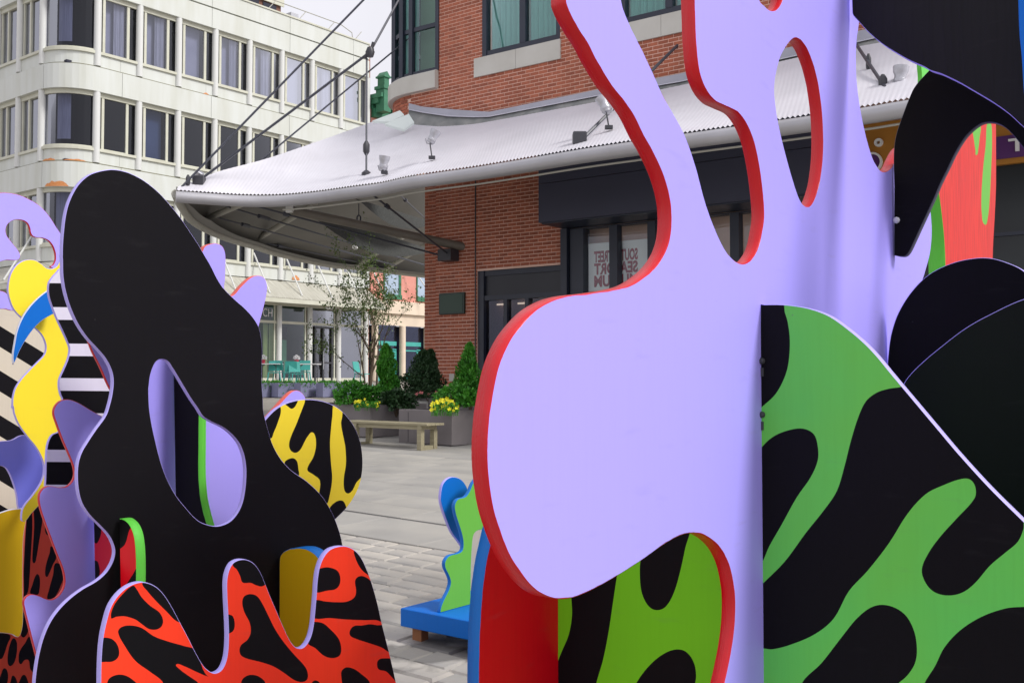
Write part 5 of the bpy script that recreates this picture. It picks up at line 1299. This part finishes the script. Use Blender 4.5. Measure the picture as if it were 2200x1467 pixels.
lrp = [
 [(85, 1158), (98, 1100), (140, 1045), (188, 1005), (205, 1020), (230, 1060), (270, 1100), (312, 1130), (330, 1165), (325, 1195), (300, 1212), (265, 1210), (235, 1190), (200, 1165), (150, 1150), (110, 1152)],
 [(232, 990), (270, 970), (340, 1020), (395, 1110), (415, 1175), (390, 1170), (350, 1130), (300, 1080), (260, 1035)],
 [(118, 1225), (135, 1200), (180, 1193), (230, 1205), (290, 1245), (360, 1270), (430, 1290), (485, 1310), (530, 1420), (575, 1440), (620, 1395), (640, 1360), (665, 1362), (677, 1385), (668, 1418), (640, 1438), (590, 1442), (540, 1433), (480, 1408), (430, 1385), (393, 1377), (410, 1400), (450, 1430), (500, 1467), (510, 1500), (400, 1540), (330, 1490), (328, 1458), (270, 1412), (200, 1360), (150, 1290)],
 [(40, 1258), (75, 1252), (105, 1270), (122, 1305), (120, 1340), (95, 1362), (60, 1365), (30, 1360)],
 [(66, 1467), (80, 1440), (120, 1425), (160, 1432), (200, 1460), (220, 1480), (150, 1540), (70, 1520)],
 [(660, 905), (690, 870), (725, 868), (770, 895), (805, 945), (825, 985), (800, 1008), (770, 1003), (745, 992), (707, 990), (695, 960), (680, 930)],
 [(705, 1085), (715, 1055), (745, 1045), (775, 1055), (800, 1090), (830, 1150), (860, 1210), (900, 1270), (950, 1330), (1000, 1385), (1015, 1420), (1010, 1450), (985, 1460), (950, 1450), (900, 1415), (850, 1385), (790, 1365), (730, 1350), (700, 1335), (692, 1310), (700, 1285), (730, 1260), (745, 1225), (740, 1180), (715, 1130)],
 [(620, 1148), (655, 1145), (668, 1170), (668, 1205), (655, 1225), (620, 1230)],
 [(700, 1467), (712, 1440), (745, 1426), (785, 1435), (815, 1467), (800, 1520), (720, 1520)],
 [(1050, 935), (1090, 920), (1120, 920), (1155, 935), (1168, 965), (1165, 1000), (1145, 1022), (1110, 1028), (1045, 1032), (1040, 960)],
 [(1235, 838), (1262, 845), (1300, 895), (1330, 965), (1290, 948), (1262, 920), (1240, 875)],
 [(1045, 1078), (1100, 1080), (1150, 1083), (1200, 1080), (1235, 1060), (1243, 1030), (1238, 985), (1250, 965), (1275, 960), (1310, 980), (1345, 1020), (1370, 1100), (1385, 1178), (1340, 1168), (1280, 1168), (1200, 1165), (1120, 1158), (1035, 1152)],
 [(1030, 1185), (1080, 1180), (1120, 1210), (1160, 1255), (1173, 1300), (1165, 1335), (1130, 1347), (1090, 1335), (1050, 1300), (1015, 1275)],
 [(1215, 1215), (1235, 1195), (1270, 1193), (1310, 1187), (1345, 1192), (1395, 1193), (1410, 1260), (1415, 1318), (1360, 1295), (1300, 1275), (1240, 1255), (1215, 1240)],
 [(1350, 1355), (1375, 1348), (1420, 1355), (1445, 1400), (1460, 1480), (1415, 1440), (1385, 1410), (1350, 1400), (1342, 1375)],
 [(1172, 1420), (1190, 1393), (1225, 1395), (1265, 1420), (1310, 1467), (1290, 1510), (1200, 1510)],
 [(1030, 1480), (1050, 1452), (1080, 1480), (1060, 1510)]]
panel('spotted_red_sheet', sL, O_LR, V, lr, [], [(k4(q), BLK) for q in lrp], .022, ORG, eLAV, 'front orange red sheet with black blotches and lavender edge')
# crossing pieces between the two
OX1 = onK(256)
x1 = [(256, 1113, 1), (264, 1114), (273, 1120), (281, 1130), (288, 1150), (292, 1180), (293, 1215), (293, 1300), (292, 3000, 1), (256, 3000, 1)]
panel('red_cross_sheet', sL, OX1 + CD * .005, CD, x1, [], [([(250, 1100), (285, 1095), (284, 1125), (277, 1140), (270, 1165), (262, 1175), (250, 1180)], BLK), ([(300, 1215), (284, 1235), (268, 1262), (262, 1290), (310, 1290)], BLK)], .034, RED, eGRN, 'narrow red and black cross sheet with bright green edge')
OX2 = onK(600)
x2 = [(600, 3000, 1), (600, 1212), (603, 1192), (617, 1180), (634, 1176), (654, 1177), (671, 1185), (684, 1198), (690, 1215), (694, 1300), (694, 3000, 1)]
panel('ochre_cross_sheet', sL, OX2 + CD * .005, CD, x2, [], [], .055, OCH, eBLU, 'ochre yellow cross sheet with blue edge')
# sheet behind: lavender fingers
O_V2 = refp(450, 4.35)
lv2 = k3([(395, 470), (410, 440), (440, 424), (480, 418), (520, 435), (540, 480), (542, 560), (539, 640), (536, 715), (560, 745), (590, 745), (640, 690), (700, 635), (745, 620), (785, 635), (803, 680), (800, 740), (780, 830), (752, 940), (735, 1050), (735, 1250), (745, 1400)]) + kF([(220, 990), (290, 935), (370, 855), (480, 730), (600, 600), (690, 512), (760, 476), (830, 480), (890, 520), (935, 580), (950, 650)]) + [(640, 930), (620, 1050), (640, 1300), (640, 3000, 1), (310, 3000, 1), (300, 1200), (290, 1000), (295, 850), (320, 740), (380, 640), (420, 560)]
panel('lavender_sheet', sL, O_V2, V, lv2, [], [], .03, LAV, ePNK, 'lavender sheet with finger tips and coral edge behind the black sheet')
ox3 = O_V2 + V * 0; k_ = (371 - 1100) / FPX; s_ = (k_ * O_V2.y - O_V2.x) / (V.x - k_ * V.y); OX3 = O_V2 + V * s_
x3 = [(371, 700, 1), (420, 690), (428, 760), (428, 850), (427, 950), (427, 1020), (431, 1070), (440, 1110), (450, 1150), (455, 1300), (455, 3000, 1), (371, 3000, 1)]
# ends where it meets the black sheet, so keep it shallower than the gap
panel('black_cross_sheet', sL, OX3 + CD * .004, CD, x3, [], [], .035, BLK, eGRN, 'black cross sheet with green edge seen through the cut-out')
O_YD = refp(680, 4.1)
yd = k4([(760, 300), (790, 255), (830, 205), (870, 168), (920, 142), (985, 127), (1050, 128), (1110, 142), (1165, 172), (1210, 218), (1242, 268), (1264, 330), (1274, 400), (1272, 470), (1256, 540), (1226, 600), (1190, 648), (1150, 688), (1100, 740), (1080, 800)]) + [(680, 3000, 1), (600, 3000, 1), (590, 1300), (560, 1150), (545, 1000)]
ydp = [
 [(800, 215), (875, 150), (888, 178), (875, 230), (855, 280), (838, 312), (790, 300)],
 [(905, 140), (965, 118), (958, 155), (940, 170), (922, 160)],
 [(1008, 110), (1125, 125), (1132, 180), (1126, 250), (1120, 330), (1124, 420), (1130, 500), (1118, 580), (1100, 620), (1070, 590), (1072, 510), (1040, 480), (1014, 462), (1017, 440), (1040, 400), (1053, 350), (1050, 300), (1035, 281), (1015, 300), (1000, 325), (980, 363), (958, 378), (935, 368), (926, 340), (936, 300), (962, 240), (985, 180), (1000, 140)],
 [(1176, 215), (1190, 170), (1250, 240), (1300, 350), (1300, 430), (1275, 485), (1245, 518), (1226, 555), (1205, 570), (1188, 555), (1185, 500), (1195, 430), (1192, 350), (1180, 290), (1172, 240)],
 [(1118, 640), (1150, 608), (1180, 605), (1195, 630), (1200, 665), (1150, 720), (1115, 690)],
 [(905, 425), (940, 403), (962, 415), (970, 450), (968, 490), (925, 470)]]
panel('spotted_yellow_disc', sL, O_YD, V, yd, [], [(k4(q), BLK) for q in ydp], .02, YEL, eLAV, 'round yellow sheet with black blotches and thin lavender edge')
# lavender hand shaped sheet left of the black one
O_LF = refp(150, 3.5)
lf = [(175, 700), (186, 720), (198, 752), (216, 788), (238, 836), (262, 870)] + k2([(560, 118), (515, 100), (460, 70), (400, 35), (350, 18), (310, 25), (282, 55), (275, 90), (290, 140), (320, 220), (350, 290), (376, 355), (382, 400), (371, 435), (342, 462), (305, 467), (270, 461), (238, 462), (214, 480), (201, 510), (205, 560), (230, 640), (260, 720), (290, 800), (322, 880), (333, 940), (326, 980), (302, 1018), (270, 1038), (238, 1036), (200, 1020), (162, 1012), (135, 1025), (122, 1050), (128, 1090), (145, 1160), (165, 1240), (183, 1310)]) + [(86, 1440), (95, 1550), (100, 3000, 1), (300, 3000, 1), (295, 1000), (290, 700), (240, 640), (200, 640)]
panel('lavender_hand_sheet', sL, O_LF, V, lf, [], [], .014, LAV, eRED, 'lavender sheet with hand like fingers and red edge')
OX4 = onK(200, O_LF)
x4 = [(200.5, 1095, 1), (240, 1090), (252, 1140), (254, 1200), (250, 3000, 1), (200.5, 3000, 1)]
panel('crimson_cross_sheet', sL, OX4 + CD * .003, CD, x4, [], [([(195, 1080), (216, 1125), (217, 1145), (210, 1164), (205, 1166), (195, 1150)], BLK), ([(195, 1205), (208, 1204), (213, 1215), (214, 1232), (205, 1250), (195, 1255)], BLK)], .02, CRIM, eLAV, 'crimson cross sheet with black spots')

# ---- rear left sculpture
O_SP = refp(150, 3.8)
sZ = root('plywood_sculpture', (*onK(60, refp(60, 4.2)), G(4.2)), V, 'plywood sculpture with yellow serpentine sheet, blue beak and black and white stripes', 'sculpture', 'painted plywood sculptures on the square')
sp = k1([(372, 555), (345, 578), (318, 608), (297, 645), (297, 715), (318, 785), (345, 855), (380, 930), (411, 1000), (424, 1040), (414, 1100), (385, 1170), (362, 1225), (360, 1275), (370, 1320), (380, 1345)]) + [(130, 880), (130, 905)] + k2([(305, 178), (268, 198), (246, 240), (238, 300), (235, 400), (233, 470)]) + [(100, 1052), (150, 1062), (180, 1110), (185, 3000, 1), (300, 3000, 1), (280, 900), (262, 860), (238, 836), (216, 788), (198, 752), (186, 726), (160, 640)]
def bandp(y0l, y1l, y0r, y1r): return [(80, y0l, 1), (80, y1l, 1), (300, y1r, 1), (300, y0r, 1)]
st = []
for (a, b2) in ((555, 607.5), (659, 686), (737, 763.5), (811, 838), (886, 905), (965, 991), (1040, 1070)): st.append((bandp(a, b2, a + 2, b2 + 2), WHT))
panel('striped_sheet', sZ, O_SP, V, sp, [], st, .014, BLK, eLAV, 'black sheet with white horizontal stripes')
O_BB = refp(80, 4.0)
bb_ = k1([(330, 668), (290, 688), (232, 733), (180, 788), (138, 852), (106, 930), (90, 1010), (80, 1080), (83, 1135, 1), (97, 1105), (120, 1050), (160, 980), (210, 912), (260, 865), (325, 828), (360, 810), (370, 730)])
panel('blue_beak_sheet', sZ, O_BB, V, bb_, [], [], .014, BLU, ply_edge('white_edge', (.75, .75, .85, 1), (.8, .8, .9, 1), .5, .1), 'blue curved beak')
O_YS = refp(90, 4.1)
ys_ = k1([(385, 490), (362, 512), (345, 540), (312, 557), (280, 550), (250, 525), (215, 505), (180, 500), (140, 508), (100, 535), (70, 580), (55, 630), (50, 690), (60, 740), (85, 800), (130, 850), (175, 885), (215, 915), (255, 955), (276, 1000), (281, 1040), (268, 1080), (230, 1120), (180, 1170), (130, 1225), (95, 1280), (80, 1340), (78, 1400)]) + k2([(68, 50), (75, 90), (98, 145), (140, 205), (185, 260), (215, 315), (226, 360), (222, 410), (203, 455), (165, 510), (125, 560), (112, 600), (120, 640), (160, 600)]) + [(95, 1070), (110, 1030), (120, 960), (140, 920), (170, 880), (175, 800), (180, 700), (160, 600), (150, 550)]
panel('yellow_serpent_sheet', sZ, O_YS, V, ys_, [], [], .014, YEL, eLAV, 'yellow serpentine sheet with lavender edge')
O_BLV = refp(50, 4.3)
blv = k2([(-60, 245), (0, 232), (60, 225), (115, 200), (170, 215), (225, 300), (245, 370), (230, 440), (190, 510), (150, 560), (112, 577), (95, 572), (85, 500), (60, 420), (32, 368), (0, 355), (-60, 350), (-120, 300)])
panel('violet_sheet', sZ, O_BLV, V, blv, [], [], .014, BVI, eLAV, 'blue violet sheet with arched cut-out')
O_YL = refp(30, 4.15)
yl = k2([(-100, 640), (-50, 615), (0, 597), (50, 581), (100, 575), (148, 580), (135, 630), (120, 720), (116, 850), (116, 1000), (118, 1150), (106, 1215), (90, 1230), (62, 1216), (0, 1208), (-60, 1210), (-120, 1300), (-160, 900)])
panel('ochre_sheet', sZ, O_YL, V, yl, [], [], .016, OCH, ply_edge('pale_edge', (.72, .72, .85, 1), (.8, .8, .9, 1), .5, .1), 'ochre yellow sheet at the lower left border')
O_RB = refp(60, 4.5)
rb2 = [(55, 1130), (62, 1080), (80, 1062), (110, 1062), (170, 1100), (180, 1300), (170, 3000, 1), (-160, 3000, 1), (-160, 1350), (-20, 1345), (30, 1340), (48, 1300), (50, 1220)]
rp = [[(175, 490), (170, 400), (180, 300), (200, 200), (228, 140), (240, 180), (245, 260), (240, 380), (232, 520), (225, 640), (215, 760), (200, 800), (178, 860), (165, 700)],
 [(252, 110), (285, 70), (305, 130), (322, 200), (315, 280), (295, 400), (275, 520), (260, 558), (245, 540), (250, 420), (258, 280), (255, 180)],
 [(340, 290), (355, 250), (390, 330), (355, 345)], [(390, 430), (425, 510), (400, 570), (370, 640), (352, 662), (340, 630), (350, 560), (375, 480)],
 [(430, 555), (480, 650), (462, 720), (430, 790), (395, 835), (358, 830), (370, 760), (400, 650)], [(285, 640), (302, 680), (298, 760), (285, 795), (230, 790), (245, 720), (265, 660)],
 [(178, 930), (215, 1040), (210, 1080), (180, 1118), (158, 1100), (165, 1000)], [(225, 1115), (275, 1270), (262, 1380), (230, 1360), (215, 1290), (185, 1290), (155, 1320), (140, 1280), (150, 1220), (190, 1160)],
 [(90, 1135), (110, 1125), (130, 1170), (115, 1290), (80, 1335), (58, 1310), (65, 1210)], [(-20, 1095), (50, 1090), (80, 1110), (60, 1160), (30, 1250), (10, 1280), (-20, 1270), (-50, 1200)],
 [(35, 1350), (60, 1390), (55, 1460), (30, 1500), (-10, 1480), (10, 1390)], [(100, 1405), (125, 1440), (130, 1500), (80, 1500), (85, 1430)], [(180, 1400), (205, 1430), (210, 1500), (140, 1500), (155, 1430)]]
panel('spotted_brick_red_sheet', sZ, O_RB, V, rb2, [], [(K7(q), BLK) for q in rp], .016, DRED, ePNK, 'brick red sheet with long black blotches')
O_LA = refp(60, 4.5)
la = kC([(-250, 800), (-120, 700), (0, 670), (60, 668), (140, 678), (220, 698), (300, 733), (400, 790), (480, 860), (550, 950), (600, 1030), (655, 1115), (690, 1200), (700, 1350), (670, 1450), (620, 1480), (560, 1475), (545, 1462), (575, 1440), (596, 1395), (600, 1350), (590, 1290), (565, 1230), (520, 1180), (460, 1155), (390, 1148), (350, 1130), (330, 1095), (322, 1050), (300, 1000), (260, 970), (200, 957), (150, 962), (100, 990), (70, 1030), (62, 1080), (75, 1130), (110, 1180), (150, 1230), (190, 1280), (215, 1330), (213, 1370), (190, 1390), (140, 1394), (60, 1392), (0, 1412), (-150, 1450), (-400, 1400), (-450, 1100)])
panel('lavender_arch_sheet', sZ, O_LA, V, la, [], [], .016, LAV, eRED, 'lavender hook shaped sheet')
O_ZP = refp(50, 5.0)
zp = k1([(-150, 800), (0, 795), (60, 803), (110, 822), (170, 860), (230, 900), (300, 960), (330, 1050), (300, 1200), (260, 1400)]) + [(95, 940), (100, 1200), (100, 3000, 1), (-150, 3000, 1)]
zs = []
for i in range(-1, 6):
    y = 700.8 + 95.7 * i; zs.append(([(-150, y - 93, 1), (-150, y - 93 + 45, 1), (140, y + 87 + 45 - 2, 1), (140, y + 87 - 2, 1)], BLK))
panel('zebra_sheet', sZ, O_ZP, V, zp, [], zs, .016, CRE, eBLK, 'cream sheet with slanting black stripes')
la2 = [(-80, 620), (0, 624), (16, 632), (30, 664), (10, 663), (-80, 660)]
panel('lavender_patch', sZ, refp(10, 4.8), V, la2, [], [], .014, LAV, eRED)

# ---- red sculpture far right
sD = root('plywood_sculpture', (*refp(2080, 6.2), G(6.2)), V, 'red plywood sculpture with light green drips and green edge behind the black arch', 'sculpture', 'painted plywood sculptures on the square')
O_RG = refp(2030, 5.6)
rg = [(2012, 330), (2011, 370), (2016, 406), (2023, 458), (2029, 519), (2031, 570), (2034, 700), (2036, 3000, 1), (2128, 3000, 1), (2133, 556), (2138, 450), (2140, 400), (2140, 264), (2140, 150), (2090, 120), (2040, 150)]
d1 = kc([(1018, 300), (1030, 420), (1042, 500), (1051, 543), (1066, 495), (1080, 380), (1088, 290), (1050, 250)])
d2 = kc([(1146, 255), (1132, 450), (1110, 650), (1095, 880), (1098, 1060), (1125, 1152), (1150, 1090), (1165, 950), (1180, 650), (1187, 400), (1176, 255)])
panel('red_drip_sheet', sD, O_RG, V, rg, [], [(d1, GRS), (d2, GRS)], .09, SAL, eGRN, 'red sheet with two light green drips')
gsl = [(1982, 120), (1981, 165), (1984, 200), (1998, 200), (2016, 165), (2040, 120), (2010, 100)]
panel('green_tip', sD, refp(2000, 7.2), V, gsl + [], [], [], .03, GRN, eGRN, 'light green tip above the black arch')

# ---- small sculpture on the blue plinth
cs = P(861, 1305, 5.99)
sS = root('plywood_sculpture', (cs.x, cs.y, G(cs.y)), CD, 'small plywood sculpture with a wavy green sheet and blue petal on a flat blue base', 'sculpture', 'painted plywood sculptures on the square')
zt_ = cs.z - G(cs.y); zb_ = P(861, 1344, 5.99).z - G(cs.y)
MB().box(0, 1.15, 0, .95, zb_, zt_, .004).build('base', BLU, sS)
for (x, y) in ((.065, .03), (.95, .03), (.065, .8), (.95, .8)):
    MB().box(x, x + .07, y, y + .06, -.03 + 0 * y, zb_ - .001).build('block', mat('raw_timber', srgb(150, 100, 62), .8, .4, 6), sS)
r = ray(946, 1315); kz = (cs.z - HCAM) / r.z; OS = Vector((r.x * kz, r.y * kz))
k6 = lambda l: T(l, 700, 850, 2.378)
k8b = lambda l: T(l, 700, 1050, 3.517)
zmn = cs.z - G(OS.y)
gs = k8b([(865, 931, 1), (868, 905), (878, 870), (900, 820), (930, 760), (944, 700), (930, 650), (903, 592), (903, 545), (935, 502), (1005, 482), (1033, 460), (1039, 400), (1026, 330), (1001, 250), (980, 180), (975, 120), (1000, 75), (1055, 58), (1085, 20)]) + [(1020, 1032), (1050, 1010), (1085, 1030), (1095, 1080), (1080, 1125), (1050, 1136), (1028, 1138), (1018, 1147), (1014, 1175), (1012, 1215), (1011, 1297, 1)]
panel('wavy_green_sheet', sS, OS, V, gs, [], [], .026, GRS, eBLU, 'wavy green sheet with blue edge')
pt = k6([(588, 500), (598, 452), (620, 424), (650, 413), (688, 424), (714, 453), (724, 480), (720, 560), (712, 660), (706, 740), (710, 850), (715, 1040)]) + [(1003, 1300, 1), (985, 1300, 1)] + k6([(690, 1040), (697, 850), (697, 775), (682, 748), (642, 692), (606, 602), (588, 540)])
panel('blue_petal_sheet', sS, OS + Vector((-V.y, V.x)) * .16, V, pt, [], [], .02, BLU, eLAV, 'blue petal shaped sheet with lavender edge')
ws = [(1016, 1150), (1030, 1128), (1060, 1120), (1060, 1290, 1), (1009, 1296, 1), (1011, 1220)]
panel('cream_sheet', sS, OS + Vector((-V.y, V.x)) * .32 + V * .1, V, ws, [], [], .02, CRE, eBLK)
print('objects', len(bpy.data.objects))
